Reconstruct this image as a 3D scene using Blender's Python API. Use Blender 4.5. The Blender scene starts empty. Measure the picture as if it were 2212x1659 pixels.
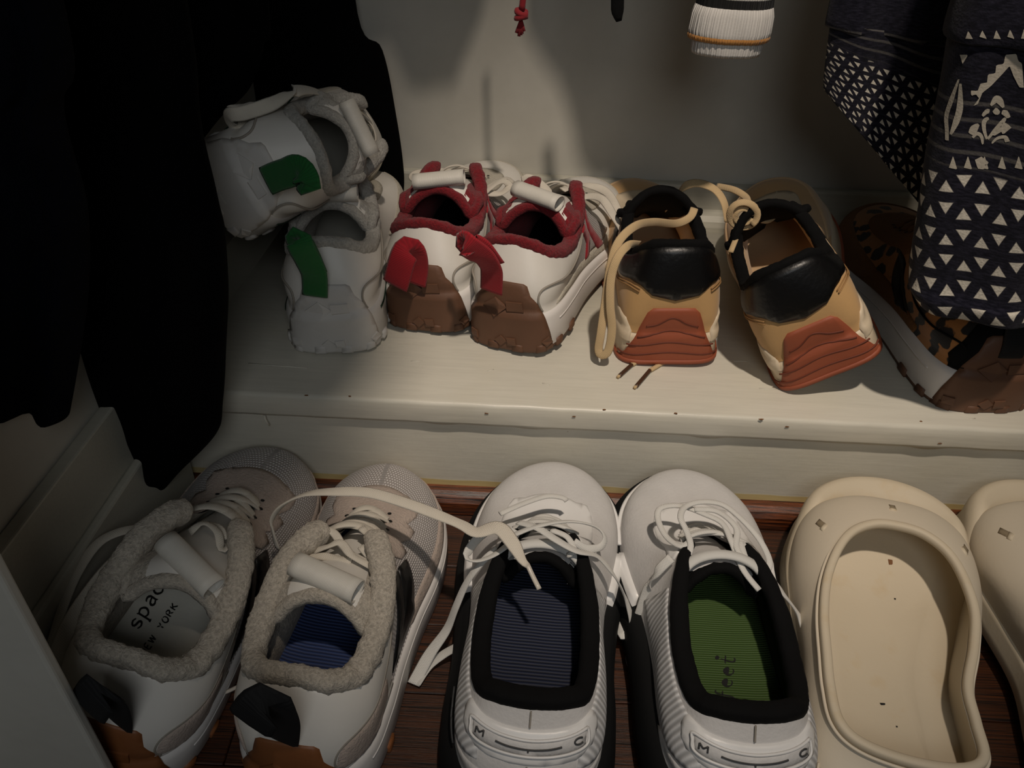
import bpy, bmesh, math, random
import numpy as np
from mathutils import Vector, Matrix, noise
from mathutils.geometry import delaunay_2d_cdt
random.seed(4)
C = bpy.context.scene.collection
SC = bpy.context.scene
R = math.radians
# ------------------------------------------------------------------ camera
FPX = 1740.0
TH, RHO = R(37.7), R(2.8)
CAM = np.array([0.0, -.50, .52])
f_ = np.array([0, math.cos(TH), -math.sin(TH)])
r0 = np.array([1., 0, 0]); u0 = np.array([0, math.sin(TH), math.cos(TH)])
r_ = math.cos(RHO)*r0 + math.sin(RHO)*u0
u_ = -math.sin(RHO)*r0 + math.cos(RHO)*u0
cd = bpy.data.cameras.new('camera'); cam = bpy.data.objects.new('camera', cd); C.objects.link(cam)
cd.sensor_width = 36; cd.lens = 36*FPX/2212; cd.clip_start = .01
M = Matrix.Identity(4)
for i in range(3):
    M[i][0], M[i][1], M[i][2], M[i][3] = r_[i], u_[i], -f_[i], CAM[i]
cam.matrix_world = M
SC.camera = cam
# ------------------------------------------------------------------ world, lamps, exposure
w = bpy.data.worlds.new('world'); SC.world = w; w.use_nodes = True
w.node_tree.nodes['Background'].inputs[0].default_value = (.80, .93, 1.0, 1)
w.node_tree.nodes['Background'].inputs[1].default_value = .016
def lamp(name, kind, loc, target, energy, color, **kw):
    d = bpy.data.lights.new(name, kind); d.energy = energy; d.color = color
    for k, v in kw.items(): setattr(d, k, v)
    o = bpy.data.objects.new(name, d); C.objects.link(o); o.location = loc
    o.rotation_euler = (Vector(target)-Vector(loc)).to_track_quat('-Z', 'Y').to_euler()
    return o
lamp('closet_lamp', 'SPOT', (.16, -.62, 1.75), (.13, .09, .10), 74, (1.0, .86, .72), spot_size=R(31), spot_blend=.9, shadow_soft_size=.03)
lamp('room_light', 'AREA', (.08, -.98, .88), (-.12, -.15, .1), 1.55, (.95, .98, 1.0), shape='DISK', size=.4)
SC.view_settings.view_transform = 'Standard'; SC.view_settings.look = 'None'
SC.view_settings.gamma = 1; SC.view_settings.exposure = 0.0; SC.view_settings.use_curve_mapping = False
# ------------------------------------------------------------------ helpers
FLOOR, STEP, BACK = 0.0, .115, .348
def ray(px, py): return f_ + r_*(px-1106)/FPX - u_*(py-829.5)/FPX
def Wz(px, py, z):
    d = ray(px, py); return CAM + d*(z-CAM[2])/d[2]
def Wy(px, py, y):
    d = ray(px, py); return CAM + d*(y-CAM[1])/d[1]
def sv(o, label=None, cat=None, group=None, kind=None):
    if label: o['label'] = label
    if cat: o['category'] = cat
    if group: o['group'] = group
    if kind: o['kind'] = kind
    return o
def eul(yaw, pitch, roll):
    m = Matrix.Rotation(R(yaw), 3, 'Z') @ Matrix.Rotation(R(pitch), 3, 'X') @ Matrix.Rotation(R(roll), 3, 'Y')
    return [math.degrees(a) for a in m.to_euler()]
def root(name, loc, label, cat, group=None, rot=None):
    o = bpy.data.objects.new(name, None); C.objects.link(o); o.empty_display_size = .03
    o.location = loc
    if rot is not None: o.rotation_euler = rot
    bpy.context.view_layer.update()
    return sv(o, label, cat, group)
def mk(name, verts, faces, m, parent=None, smooth=True, uvs=None, fix=False):
    me = bpy.data.meshes.new(name)
    me.from_pydata([tuple(map(float, v)) for v in verts], [], [tuple(map(int, f)) for f in faces])
    if uvs is not None:
        ul = me.uv_layers.new(name='UVMap')
        for l in me.loops: ul.data[l.index].uv = uvs[l.vertex_index]
    if smooth: me.shade_smooth()
    if fix:
        bm = bmesh.new(); bm.from_mesh(me); bmesh.ops.recalc_face_normals(bm, faces=bm.faces); bm.to_mesh(me); bm.free()
    me.materials.append(m)
    o = bpy.data.objects.new(name, me); C.objects.link(o)
    if parent is not None: o.parent = parent
    return o
class MB:
    def __init__(s): s.v = []; s.f = []; s.u = []
    def add(s, v, f, u=None):
        n = len(s.v); s.v += [tuple(map(float, a)) for a in v]; s.f += [tuple(i+n for i in q) for q in f]
        s.u += list(u) if u is not None else [(a[0], a[1]) for a in v]
        return s
    def build(s, name, m, parent=None, smooth=True, fix=False): return mk(name, s.v, s.f, m, parent, smooth, s.u, fix)
def gridf(nr, nc, closed=False, off=0):
    f = []
    for i in range(nr-1):
        for j in range(nc if closed else nc-1):
            k = (j+1) % nc
            f.append((off+i*nc+j, off+i*nc+k, off+(i+1)*nc+k, off+(i+1)*nc+j))
    return f
def cr(pts, n, closed=False):
    """Catmull-Rom through pts, n samples per span"""
    P = np.array(pts, float); m = len(P); out = []
    rng = range(m) if closed else range(m-1)
    for i in rng:
        if closed: a, b, c, d = P[(i-1) % m], P[i], P[(i+1) % m], P[(i+2) % m]
        else: a, b, c, d = P[max(i-1, 0)], P[i], P[i+1], P[min(i+2, m-1)]
        for k in range(n):
            t = k/n; out.append(.5*((2*b)+(c-a)*t+(2*a-5*b+4*c-d)*t*t+(3*b-a-3*c+d)*t**3))
    if not closed: out.append(P[-1])
    return np.array(out)
def resample(P, step):
    P = np.array(P, float); d = np.r_[0, np.cumsum(np.linalg.norm(np.diff(P, axis=0), axis=1))]
    n = max(2, int(d[-1]/step)+1); t = np.linspace(0, d[-1], n)
    return np.stack([np.interp(t, d, P[:, i]) for i in range(P.shape[1])], 1)
def sweep(P, w, t, up=(0, 0, 1), twist=None, ns=8, closed=False, noise_amp=0, taper=None, ups=None):
    """flat-oval section swept along P; w,t full width and thickness"""
    P = np.array(P, float); n = len(P); v = []; uv = []; L = 0
    for i in range(n):
        a = P[(i-1) % n] if closed else P[max(i-1, 0)]; b = P[(i+1) % n] if closed else P[min(i+1, n-1)]
        T = b-a; T /= (np.linalg.norm(T)+1e-12)
        U = np.array(ups[i] if ups is not None else up, float)
        S = np.cross(T, U)
        if np.linalg.norm(S) < 1e-3: S = np.cross(T, (0.3, 1, 0.1))
        S /= np.linalg.norm(S); N = np.cross(S, T)
        if twist is not None:
            an = twist[i]; S, N = S*math.cos(an)+N*math.sin(an), N*math.cos(an)-S*math.sin(an)
        ww = w*(taper[i] if taper is not None else 1)
        tt = t*(taper[i] if taper is not None and ww < t*1.5 else 1)
        if i: L += np.linalg.norm(P[i]-P[i-1])
        for k in range(ns):
            an = 2*math.pi*k/ns; c, s = math.cos(an), math.sin(an)
            c = math.copysign(abs(c)**.7, c); s = math.copysign(abs(s)**.7, s)
            q = P[i]+S*ww/2*c+N*tt/2*s
            if noise_amp:
                q = q+(S*c+N*s)*noise_amp*(noise.noise(Vector(q)*150)+.5*noise.noise(Vector(q)*480))
            v.append(q); uv.append((L, k/ns*w*2))
    f = gridf(n, ns, True)
    if closed:
        for j in range(ns): f.append(((n-1)*ns+j, (n-1)*ns+(j+1) % ns, (j+1) % ns, j))
    else: f += [tuple(range(ns))[::-1], tuple((n-1)*ns+k for k in range(ns))]
    return v, f, uv
def box(x0, x1, y0, y1, z0, z1):
    v = [(x, y, z) for z in (z0, z1) for y in (y0, y1) for x in (x0, x1)]
    return v, [(0, 1, 3, 2), (4, 6, 7, 5), (0, 4, 5, 1), (2, 3, 7, 6), (0, 2, 6, 4), (1, 5, 7, 3)]
def bevel(o, wd, seg=2):
    m = o.modifiers.new('bevel', 'BEVEL'); m.width = wd; m.segments = seg; m.limit_method = 'ANGLE'
    return o
# ------------------------------------------------------------------ materials
def rgb(h):
    if isinstance(h, str):
        c = [int(h[i:i+2], 16)/255 for i in (0, 2, 4)]
        return tuple((x/12.92 if x <= .04045 else ((x+.055)/1.055)**2.4) for x in c)+(1,)
    return tuple(h)+(1,)
class NT:
    def __init__(s, name):
        s.m = bpy.data.materials.new(name); s.m.use_nodes = True; s.t = s.m.node_tree
        s.b = s.t.nodes['Principled BSDF']; s.tc = s.n('ShaderNodeTexCoord')
    def n(s, typ, **kw):
        o = s.t.nodes.new(typ)
        for k, v in kw.items(): setattr(o, k, v)
        return o
    def l(s, a, b): s.t.links.new(a, b)
    def val(s, sock, v):
        if hasattr(v, 'is_linked'): s.l(v, sock)
        else: sock.default_value = v
    def math(s, op, a, b=0., c=0.):
        o = s.n('ShaderNodeMath', operation=op)
        s.val(o.inputs[0], a); s.val(o.inputs[1], b); s.val(o.inputs[2], c); return o.outputs[0]
    def mix(s, fac, a, b):
        o = s.n('ShaderNodeMix', data_type='RGBA'); s.val(o.inputs[0], fac); s.val(o.inputs[6], a); s.val(o.inputs[7], b); return o.outputs[2]
    def mapr(s, v, a, b, c=0., d=1.):
        o = s.n('ShaderNodeMapRange'); s.val(o.inputs[0], v)
        for i, x in zip((1, 2, 3, 4), (a, b, c, d)): o.inputs[i].default_value = x
        return o.outputs[0]
    def co(s, which='Object', scale=(1, 1, 1)):
        mp = s.n('ShaderNodeMapping'); s.l(s.tc.outputs[which], mp.inputs[0]); mp.inputs['Scale'].default_value = scale; return mp.outputs[0]
    def noise(s, vec, scale, detail=3, rough=.5):
        o = s.n('ShaderNodeTexNoise'); s.l(vec, o.inputs['Vector']); o.inputs['Scale'].default_value = scale
        o.inputs['Detail'].default_value = detail; o.inputs['Roughness'].default_value = rough; return o.outputs['Fac']
    def bump(s, h, strength, dist=.001):
        o = s.n('ShaderNodeBump'); s.l(h, o.inputs['Height']); o.inputs['Strength'].default_value = strength; o.inputs['Distance'].default_value = dist
        if s.b.inputs['Normal'].is_linked: s.l(s.b.inputs['Normal'].links[0].from_socket, o.inputs['Normal'])
        s.l(o.outputs[0], s.b.inputs['Normal'])
    def done(s, col=None, rough=None, sheen=0, coat=0, spec=None):
        if col is not None: s.val(s.b.inputs['Base Color'], col)
        if rough is not None: s.val(s.b.inputs['Roughness'], rough)
        if sheen: s.b.inputs['Sheen Weight'].default_value = sheen; s.b.inputs['Sheen Roughness'].default_value = .5
        if coat: s.b.inputs['Coat Weight'].default_value = coat; s.b.inputs['Coat Roughness'].default_value = .25
        if spec is not None: s.b.inputs['Specular IOR Level'].default_value = spec
        return s.m
def plain(name, col, rough=.6, nscale=60, var=.12, bs=400, bst=.25, bd=.0005, sheen=0, coat=0, spec=None, dirt=None):
    t = NT(name); c = rgb(col); v = t.co()
    n1 = t.noise(v, nscale, 4)
    c2 = tuple(x*(1-var) for x in c[:3])+(1,)
    o = t.mix(t.mapr(n1, .3, .7), c, c2)
    if dirt:
        n3 = t.noise(v, 35, 5, .6); o = t.mix(t.mapr(n3, .56, .75, 0, .5), o, rgb(dirt))
    t.bump(t.noise(v, bs, 3), bst, bd)
    return t.done(o, rough, sheen, coat, spec)
def fuzzy(name, col, dark=.6):
    t = NT(name); c = rgb(col); v = t.co()
    n1 = t.noise(v, 500, 4, .7); n2 = t.noise(v, 60, 3)
    o = t.mix(t.mapr(n1, .35, .65), tuple(x*dark for x in c[:3])+(1,), c)
    o = t.mix(t.mapr(n2, .4, .7, 0, .35), o, tuple(x*.75 for x in c[:3])+(1,))
    t.bump(n1, .9, .0025); t.bump(n2, .5, .002)
    return t.done(o, .95, .12)
def woven(name, col, pitch=.0012, depth=.35, dark=.75, rough=.85, ang=0, wave='X', sheen=.15):
    """ribbed webbing / lace: fine ribs from UV in metres"""
    t = NT(name); c = rgb(col); uv = t.co('UV')
    sx = t.n('ShaderNodeSeparateXYZ'); t.l(uv, sx.inputs[0])
    k = 2*math.pi/pitch
    a = t.math('SINE', t.math('MULTIPLY', sx.outputs[0], k)); b = t.math('SINE', t.math('MULTIPLY', sx.outputs[1], k))
    h = a if wave == 'X' else t.math('MULTIPLY', a, b)
    h = t.mapr(h, -1, 1)
    nn = t.noise(t.co(), 80, 4)
    o = t.mix(h, tuple(x*dark for x in c[:3])+(1,), c)
    o = t.mix(t.mapr(nn, .45, .75, 0, .3), o, tuple(x*.7 for x in c[:3])+(1,))
    t.bump(h, depth, .0006); t.bump(t.noise(t.co(), 900, 2), .2, .0004)
    return t.done(o, rough, sheen)
def netmesh(name, col, hole, pitch=.0034):
    """sport mesh: rows of small oval knit dots"""
    t = NT(name); uv = t.co('UV')
    sx = t.n('ShaderNodeSeparateXYZ'); t.l(uv, sx.inputs[0])
    y = t.math('DIVIDE', sx.outputs[1], pitch*.75); row = t.math('FLOOR', y)
    x = t.math('ADD', t.math('DIVIDE', sx.outputs[0], pitch), t.math('MULTIPLY', row, .5))
    fx = t.math('SUBTRACT', t.math('FRACT', x), .5); fy = t.math('SUBTRACT', t.math('FRACT', y), .5)
    d = t.math('SQRT', t.math('ADD', t.math('MULTIPLY', fx, t.math('MULTIPLY', fx, .8)), t.math('MULTIPLY', fy, fy)))
    h = t.mapr(d, .16, .42, 1, 0)
    t.bump(h, .7, .0012); t.bump(t.noise(t.co(), 1200, 2), .2, .0003)
    return t.done(t.mix(h, rgb(hole), rgb(col)), .7, .1)
def ribs(name, col, dark, pitch, axis='Y', rough=.7):
    t = NT(name); v = t.co()
    sx = t.n('ShaderNodeSeparateXYZ'); t.l(v, sx.inputs[0]); wn = t.noise(v, 25, 2)
    a = sx.outputs[{'X': 0, 'Y': 1, 'Z': 2}[axis]]
    h = t.mapr(t.math('SINE', t.math('MULTIPLY', t.math('ADD', a, t.math('MULTIPLY', wn, pitch*.6)), 2*math.pi/pitch)), -1, 1)
    t.bump(h, .6, .0008); t.bump(t.noise(v, 600, 3), .3, .0004)
    return t.done(t.mix(h, rgb(dark), rgb(col)), rough)
def paint(name, col, gdir=(1, 14, 14), rough=.38, warm=None):
    t = NT(name); v = t.co('Object', gdir); g = t.noise(v, 22, 5, .6); big = t.noise(t.co(), 9, 4)
    c = rgb(col); c2 = tuple(x*.92 for x in c[:3])+(1,)
    o = t.mix(t.mapr(g, .35, .7), c, c2); o = t.mix(t.mapr(big, .5, .75, 0, .35), o, rgb(warm or 'B9AD8C'))
    sp = t.n('ShaderNodeTexVoronoi'); t.l(t.co(), sp.inputs['Vector']); sp.inputs['Scale'].default_value = 45
    dot = t.mapr(sp.outputs['Distance'], .03, .05, 1, 0); pick = t.mapr(t.noise(t.co(), 30, 2), .6, .65)
    o = t.mix(t.math('MULTIPLY', dot, pick), o, rgb('6B5C45'))
    t.bump(g, .16, .0008); t.bump(t.noise(t.co(), 120, 4), .15, .001); t.bump(big, .3, .003)
    return t.done(o, t.mapr(big, .3, .7, rough-.06, rough+.12), spec=.45)
def wood(name, c1, c2, gdir=(1.5, 60, 60), rough=.32):
    t = NT(name); v = t.co('Object', gdir); oi = t.n('ShaderNodeObjectInfo')
    add = t.n('ShaderNodeVectorMath', operation='ADD'); t.l(v, add.inputs[0]); cx = t.n('ShaderNodeCombineXYZ')
    t.l(t.math('MULTIPLY', oi.outputs['Random'], 40.), cx.inputs[0]); t.l(cx.outputs[0], add.inputs[1]); v = add.outputs[0]
    g = t.noise(v, 6, 6, .65); g2 = t.noise(v, 22, 3, .6)
    h = t.mapr(t.math('ADD', t.math('MULTIPLY', g, .6), t.math('MULTIPLY', g2, .4)), .42, .60)
    o = t.mix(h, rgb(c1), rgb(c2)); t.bump(h, .25, .0006)
    return t.done(o, rough, coat=.2)
m_wall = paint('wall paint', 'C9C6BC', (1, 1, 1), .55, 'BDB8AA')
m_white = paint('white step paint', 'D8D4C6', rough=.33, warm='CEC6AC')
m_trimp = paint('old trim paint', 'BFBCAE', (1, 20, 20), .4, 'A8A28E')
m_yellow = paint('yellowed paint edge', 'D6C28A', rough=.5)
m_chip = plain('bare wood chip', '7A5230', .8)
m_floor = wood('dark oak floor', '100703', '50290F', (1.6, 110, 110), .42)
m_stain = wood('stained quarter round', '140603', '7A4020', (2.5, 90, 90), .36)
m_leather = plain('white leather', 'E4E0D8', .42, 25, .07, 260, .22, .0004, spec=.45)
m_mid = plain('white foam midsole', 'E2DEDA', .55, 40, .08, 300, .2, .0004)
m_rubwhite = plain('white rubber', 'D2CFCA', .6, 40, .1, 300, .2, .0004, dirt='A69A86')
m_gumdark = plain('dark gum rubber', '6B4A36', .6, 30, .2, 260, .3, .0005)
m_gum = plain('gum rubber', '8A5530', .5, 30, .18, 260, .3, .0005)
m_rust = plain('rust rubber', '9E5236', .6, 30, .14, 300, .3, .0004)
m_redfur = fuzzy('red terry lining', '900C1D', .5)
m_cream = fuzzy('cream plush lining', 'D9CFBF', .55)
m_greyfur = fuzzy('white plush lining', 'CFCBC2', .6)
m_red = woven('red webbing', 'A30C1E', .0013)
m_redp = woven('red stripe trim', 'A61325', .0016)
m_green = woven('green webbing', '1B6A2E', .0013)
m_dgreen = plain('dark green foam line', '16301F', .7)
m_black = woven('black webbing', '08080A', .0012, sheen=0)
m_blackf = plain('black knit', '070708', .9, 60, .2, 700, .5, .0005, spec=.2)
m_blackl = plain('black leather', '0B0B0C', .38, 50, .2, 240, .5, .0006)
m_blackfoam = plain('black foam', '0B0C0D', .8, 60, .2, 300, .3, .0004, spec=.25)
m_lace = woven('off white lace', 'DDD5C6', .0013, .4, .8, .9, wave='XY')
m_lacet = woven('tan lace', 'D6B98C', .0013, .4, .75, .9, wave='XY')
m_lacew = woven('white round lace', 'DEDCD6', .0012, .4, .8, .85, wave='XY')
m_tube = woven('off white ribbon', 'DCD8CE', .0009, .2, .9, .5, sheen=0)
m_aglet = plain('clear lace tip', 'C9C2B6', .3)
m_agletb = plain('brown lace tip', '4A3426', .35)
m_mesh = netmesh('white sport mesh', 'E6E2E0', '9D9692')
m_meshr = netmesh('fine sport mesh', 'E6E2E0', '98918C', .0024)
m_suede = fuzzy('blush suede', 'CDBBAE', .88)
m_suedec = fuzzy('cream suede', 'D8D0BE', .8)
m_tan = plain('tan nubuck', 'C9A06A', .85, 35, .12, 500, .3, .0004, sheen=.2)
m_tanl = plain('tan lining', 'D0AF86', .85, 35, .1, 500, .3, .0004, sheen=.2)
m_beige = plain('pale beige leather', 'D8C7AC', .5, 30, .08, 300, .2, .0004)
m_knitw = ribs('ribbed white knit', 'D8D8D8', 'A8A8A8', .0042)
m_engin = plain('white engineered mesh', 'CBC9C7', .55, 70, .07, 480, .5, .0006)
m_tpu = plain('white glossy film', 'E4E3E1', .35, 30, .05, 300, .1)
m_navyin = ribs('navy insole', '34487A', '1F2A4C', .0026)
m_navyin2 = ribs('dark navy insole', '151F3A', '0B1122', .0026)
m_greenin = ribs('green insole', '3C561C', '2E4515', .0018)
m_whitein = plain('off white insole', 'D2CFC4', .6)
m_print = plain('black print', '0C0C0C', .7)
m_greyprint = plain('grey print', '3A3B3C', .6)
m_eva = plain('cream foam', 'CDC0A8', .62, 14, .06, 320, .25, .0004, dirt='C4AC84')
m_evab = plain('bone foam', 'D3C8B4', .55, 14, .06, 320, .25, .0004)
m_coat = plain('black wool', '030304', 1, 60, .3, 500, .6, .001, spec=.1)
m_navy = plain('dark navy wool', '05070F', 1, 40, .5, 400, .8, .001, spec=.1)
m_pull = plain('white cable pull', 'D8D8D8', .4)
def leopard():
    t = NT('leopard pony hair'); v = t.co(); vo = t.n('ShaderNodeTexVoronoi', feature='F1'); vo.inputs['Scale'].default_value = 62
    nz = t.n('ShaderNodeTexNoise'); t.l(v, nz.inputs[0]); nz.inputs['Scale'].default_value = 90
    ad = t.n('ShaderNodeVectorMath', operation='MULTIPLY_ADD'); t.l(nz.outputs['Color'], ad.inputs[0]); ad.inputs[1].default_value = (.011,)*3; t.l(v, ad.inputs[2]); t.l(ad.outputs[0], vo.inputs['Vector'])
    h = t.mapr(vo.outputs['Distance'], .40, .46, 1, 0)
    cc = t.mix(t.mapr(vo.outputs['Distance'], .06, .12, 1, 0), rgb('0B0807'), rgb('5A3517'))
    o = t.mix(h, rgb('A8713A'), rgb('0C0807'))
    t.bump(t.noise(t.co('Object', (1, .2, 1)), 900, 3), .4, .0006)
    return t.done(o, .75, .3)
m_leo = leopard()
m_orange = fuzzy('ginger suede', '8A5A26', .8)

# ------------------------------------------------------------------ shoe surface
NK = 20
KEYS = {
 'base': [(0, 1.0), (.095, .965), (.16, .885), (.185, .77), (.178, .64), (.150, .50), (.137, .36), (.140, .22), (.136, .085), (.098, .014), (0, .002)],
 'top': [(0, .72, .064), (.03, .715, .064), (.045, .69, .066), (.052, .63, .072), (.062, .555, .082), (.088, .48, .097), (.125, .39, .084), (.138, .26, .071), (.125, .145, .076), (.078, .082, .087), (0, .068, .092)],
 'c1': [(.005, .028), (.005, .028), (.005, .025), (.003, .018), (.002, .018), (.001, .02), (.001, .02), (.002, .02), (.004, .02), (.004, .02), (.004, .02)],
 'c2': [(.028, -.006), (.026, -.006), (.020, -.006), (.013, -.008), (.010, -.012), (.006, -.02), (.006, -.018), (.008, -.015), (.012, -.02), (.014, -.022), (.014, -.024)],
}
class Shoe:
    def __init__(s, name, label, loc, rot=(0, 0, 0), L=.26, foot=1, keys=None, zb=(.034, .024), flare=.0045, wide=1., spring=.015, sc=(1, 1, 1), group=None, cat='shoe', hz=1.):
        s.root = root(name, loc, label, cat, group, rot); s.root.scale = sc
        bpy.context.view_layer.update(); s.Mi = np.array(s.root.matrix_world.inverted())
        s.L = L; K = dict(KEYS)
        if keys: K.update(keys)
        s.zb = zb; s.flare = flare; s.spring = spring; s.foot = foot
        def full(a, mir):
            a = [tuple(x) for x in a]; b = [tuple(-x[0] if (i == 0 and mir) else x[i] for i in range(len(x))) for x in a[9:0:-1]]
            return np.array(a+b, float)
        B = full(K['base'], True)*L; B[:, 0] *= wide
        T = full(K['top'], True); T[:, :2] *= L; T[:, 0] *= wide; T[:, 2] *= hz
        s.c1 = full(K['c1'], False); s.c2 = full(K['c2'], False)
        def asym(x, y): return x-foot*.03*L*np.clip((y/L-.45)/.55, 0, 1)**1.5
        B[:, 0] = asym(B[:, 0], B[:, 1]); T[:, 0] = asym(T[:, 0], T[:, 1])
        s.B, s.T = B, T
    def ci(s, A, t):
        t = np.asarray(t, float) % NK; i = np.floor(t).astype(int); u = (t-i)[:, None]
        a, b, c, d = A[(i-1) % NK], A[i % NK], A[(i+1) % NK], A[(i+2) % NK]
        return .5*((2*b)+(c-a)*u+(2*a-5*b+4*c-d)*u*u+(3*b-a-3*c+d)*u**3)
    def out(s, t):
        e = .03; d = s.ci(s.B, t+e)-s.ci(s.B, t-e)
        n = np.stack([-d[:, 1], d[:, 0]], 1); n /= np.linalg.norm(n, axis=1)[:, None]+1e-9
        return n
    def zbase(s, y): k = np.clip(y/s.L, 0, 1); return s.zb[0]*(1-k)+s.zb[1]*k
    def bend(s, P): P = P.copy(); P[:, 2] += s.spring*np.clip((P[:, 1]/s.L-.66)/.34, 0, 1.1)**2; return P
    def P(s, t, v, h=0.):
        t = np.atleast_1d(np.asarray(t, float)); v = np.broadcast_to(np.asarray(v, float), t.shape)
        b = s.ci(s.B, t); n = s.out(t); T = s.ci(s.T, t); k1 = s.ci(s.c1, t); k2 = s.ci(s.c2, t)
        zb = s.zbase(b[:, 1]); vv = np.clip(v, 0, 1.)[:, None]
        P0 = np.c_[b, zb]; P1 = np.c_[b+n*k1[:, :1], zb+k1[:, 1]]; P2 = np.c_[T[:, :2]+n*k2[:, :1], T[:, 2]+k2[:, 1]]; P3 = T
        q = (1-vv)**3*P0+3*(1-vv)**2*vv*P1+3*(1-vv)*vv**2*P2+vv**3*P3
        w = np.clip((.06-v)/.12, 0, 1); w = w*w*(3-2*w)
        q[:, :2] += n*(s.flare*w)[:, None]
        neg = np.clip(v, -1, 0); q[:, 2] += neg*zb
        q = s.bend(q)
        if np.any(h):
            e = .02
            q = q+s.N(t, v)*np.asarray(h, float).reshape(-1, 1)
        return q
    def N(s, t, v):
        t = np.atleast_1d(np.asarray(t, float)); v = np.broadcast_to(np.asarray(v, float), t.shape); e = .02; a = s.P(t+e, v)-s.P(t-e, v); b = s.P(t, np.minimum(v+e, 1))-s.P(t, np.maximum(np.minimum(v+e, 1)-2*e, -1))
        n = np.cross(b, a); return n/(np.linalg.norm(n, axis=1)[:, None]+1e-9)
    def loc(s, W):
        W = np.atleast_2d(np.array(W, float)); return (s.Mi @ np.c_[W, np.ones(len(W))].T).T[:, :3]
    # --- parts
    def upper(s, m, name='upper', nv=16, ns=160):
        t = np.linspace(0, NK, ns, endpoint=False); V = []; U = []
        for j in range(nv):
            v = j/(nv-1); V.append(s.P(t, np.full(ns, v))); U += [(a*.037, v*.085) for a in t]
        V = np.vstack(V); return mk(name, V, gridf(nv, ns, True), m, s.root, True, U)
    def patch(s, name, poly, m, h=.0016, rnd=0, parent=None, sink=.0012, step=.0045, label=None, flat=False):
        poly = np.array(poly, float)
        if rnd: poly = cr(poly, rnd, True)
        sc = np.array([.0235, .075]); Q = poly*sc
        d = []
        for i in range(len(Q)):
            a, b = Q[i], Q[(i+1) % len(Q)]; n = max(1, int(np.linalg.norm(b-a)/step))
            for k in range(n): d.append(a+(b-a)*k/n)
        Q = np.array(d); nb = len(Q)
        x0, y0 = Q.min(0); x1, y1 = Q.max(0); pts = [tuple(q) for q in Q]
        def inside(p):
            c = False
            for i in range(nb):
                a, b = Q[i], Q[(i+1) % nb]
                if (a[1] > p[1]) != (b[1] > p[1]) and p[0] < (b[0]-a[0])*(p[1]-a[1])/(b[1]-a[1])+a[0]: c = not c
            return c
        for gx in np.arange(x0+step/2, x1, step):
            for gy in np.arange(y0+step/2, y1, step):
                if np.min(np.hypot(Q[:, 0]-gx, Q[:, 1]-gy)) > step*.5 and inside((gx, gy)): pts.append((gx, gy))
        r = delaunay_2d_cdt([Vector(p) for p in pts], [], [list(range(nb))], 1, 1e-7)
        V2 = np.array([tuple(p) for p in r[0]]); F = [tuple(f) for f in r[2]]
        sv_ = V2/sc; top = s.P(sv_[:, 0], sv_[:, 1])+s.N(sv_[:, 0], sv_[:, 1])*h
        if nb == 0: return None
        # rim: boundary edges
        cnt = {}
        for f in F:
            for i in range(len(f)):
                e = (f[i], f[(i+1) % len(f)]); k = tuple(sorted(e)); cnt.setdefault(k, []).append(e)
        rim = [e[0] for e in cnt.values() if len(e) == 1]
        bi = sorted({i for e in rim for i in e}); n0 = len(top)
        # pull rim of the top slightly down for a rounded edge
        N_ = s.N(sv_[:, 0], sv_[:, 1])
        top2 = top.copy()
        lo = [top[i]-N_[i]*(h+sink) for i in bi]; mp = {i: n0+k for k, i in enumerate(bi)}
        for i in bi: top2[i] = top[i]-N_[i]*min(h*.45, .0008)
        V = np.vstack([top2]+([lo] if lo else [])); F2 = F+[(a, b, mp[b], mp[a]) for a, b in rim]
        uv = [(a*.037, b*.085) for a, b in sv_]; uv += [uv[i] for i in bi]
        o = mk(name, V, F2, m, parent or s.root, not flat, uv, True)
        if label: o['label'] = label
        return o
    def line(s, name, polys, m, r=.0006, h=.0006, parent=None, rnd=6, flat=1.):
        b = MB(); o = None
        for p in polys:
            if name in ('stitching', 'centre_seam', 'wave_groove') and b.v: b.build(name, m, parent or s.root); b = MB()
            q = cr(np.array(p, float), rnd); P = s.P(q[:, 0], q[:, 1])+s.N(q[:, 0], q[:, 1])*h
            up = s.N(q[:, 0], q[:, 1])
            b.add(*sweep(P, r*2*flat, r*2, ups=up, ns=5))
        return b.build(name, m, parent or s.root)
    def collar(s, m, r=.0062, a=4.7, name='collar_lining', nz=.0012, inset=.002, flat=1., mi=None, rear=.3, tip=None):
        t = np.linspace(a, NK-a, 240); P = s.bend(s.ci(s.T, t)); n = s.out(t); P[:, :2] -= n*inset
        end = np.minimum(1, np.minimum(t-a, NK-a-t)/.25+.55)*(1-rear*np.clip(1-np.abs(t-10)/3., 0, 1))
        if tip: end = end*np.clip(np.minimum(t-a, NK-a-t)/tip*.45+.55, 0, 1)
        v, f, u = sweep(P, r*2, r*2*flat, up=(0, 0, 1), ns=14, noise_amp=nz, taper=end)
        b = MB(); b.add(v, f, u); s.cv = (v, f); b.build(name, m, s.root); b = MB()
        # inner wall down to the insole
        tt = np.linspace(0, NK, 120, endpoint=False); Tt = s.bend(s.ci(s.T, tt)); B = s.ci(s.B, tt); nn = s.out(tt)
        I = s.bend(np.c_[B-nn*.006, s.zbase(B[:, 1])]); Tt[:, :2] -= nn*inset; V = []
        for j in range(7):
            k = j/6; q = Tt*(1-k)+I*k; q[:, :2] -= nn*(.004*math.sin(math.pi*k)); q[:, 2] -= .0015; V.append(q)
        V = np.vstack(V); b.add(V, gridf(7, 120, True), [(0, 0)]*len(V))
        return b.build('inner_lining', mi or m, s.root)
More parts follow.
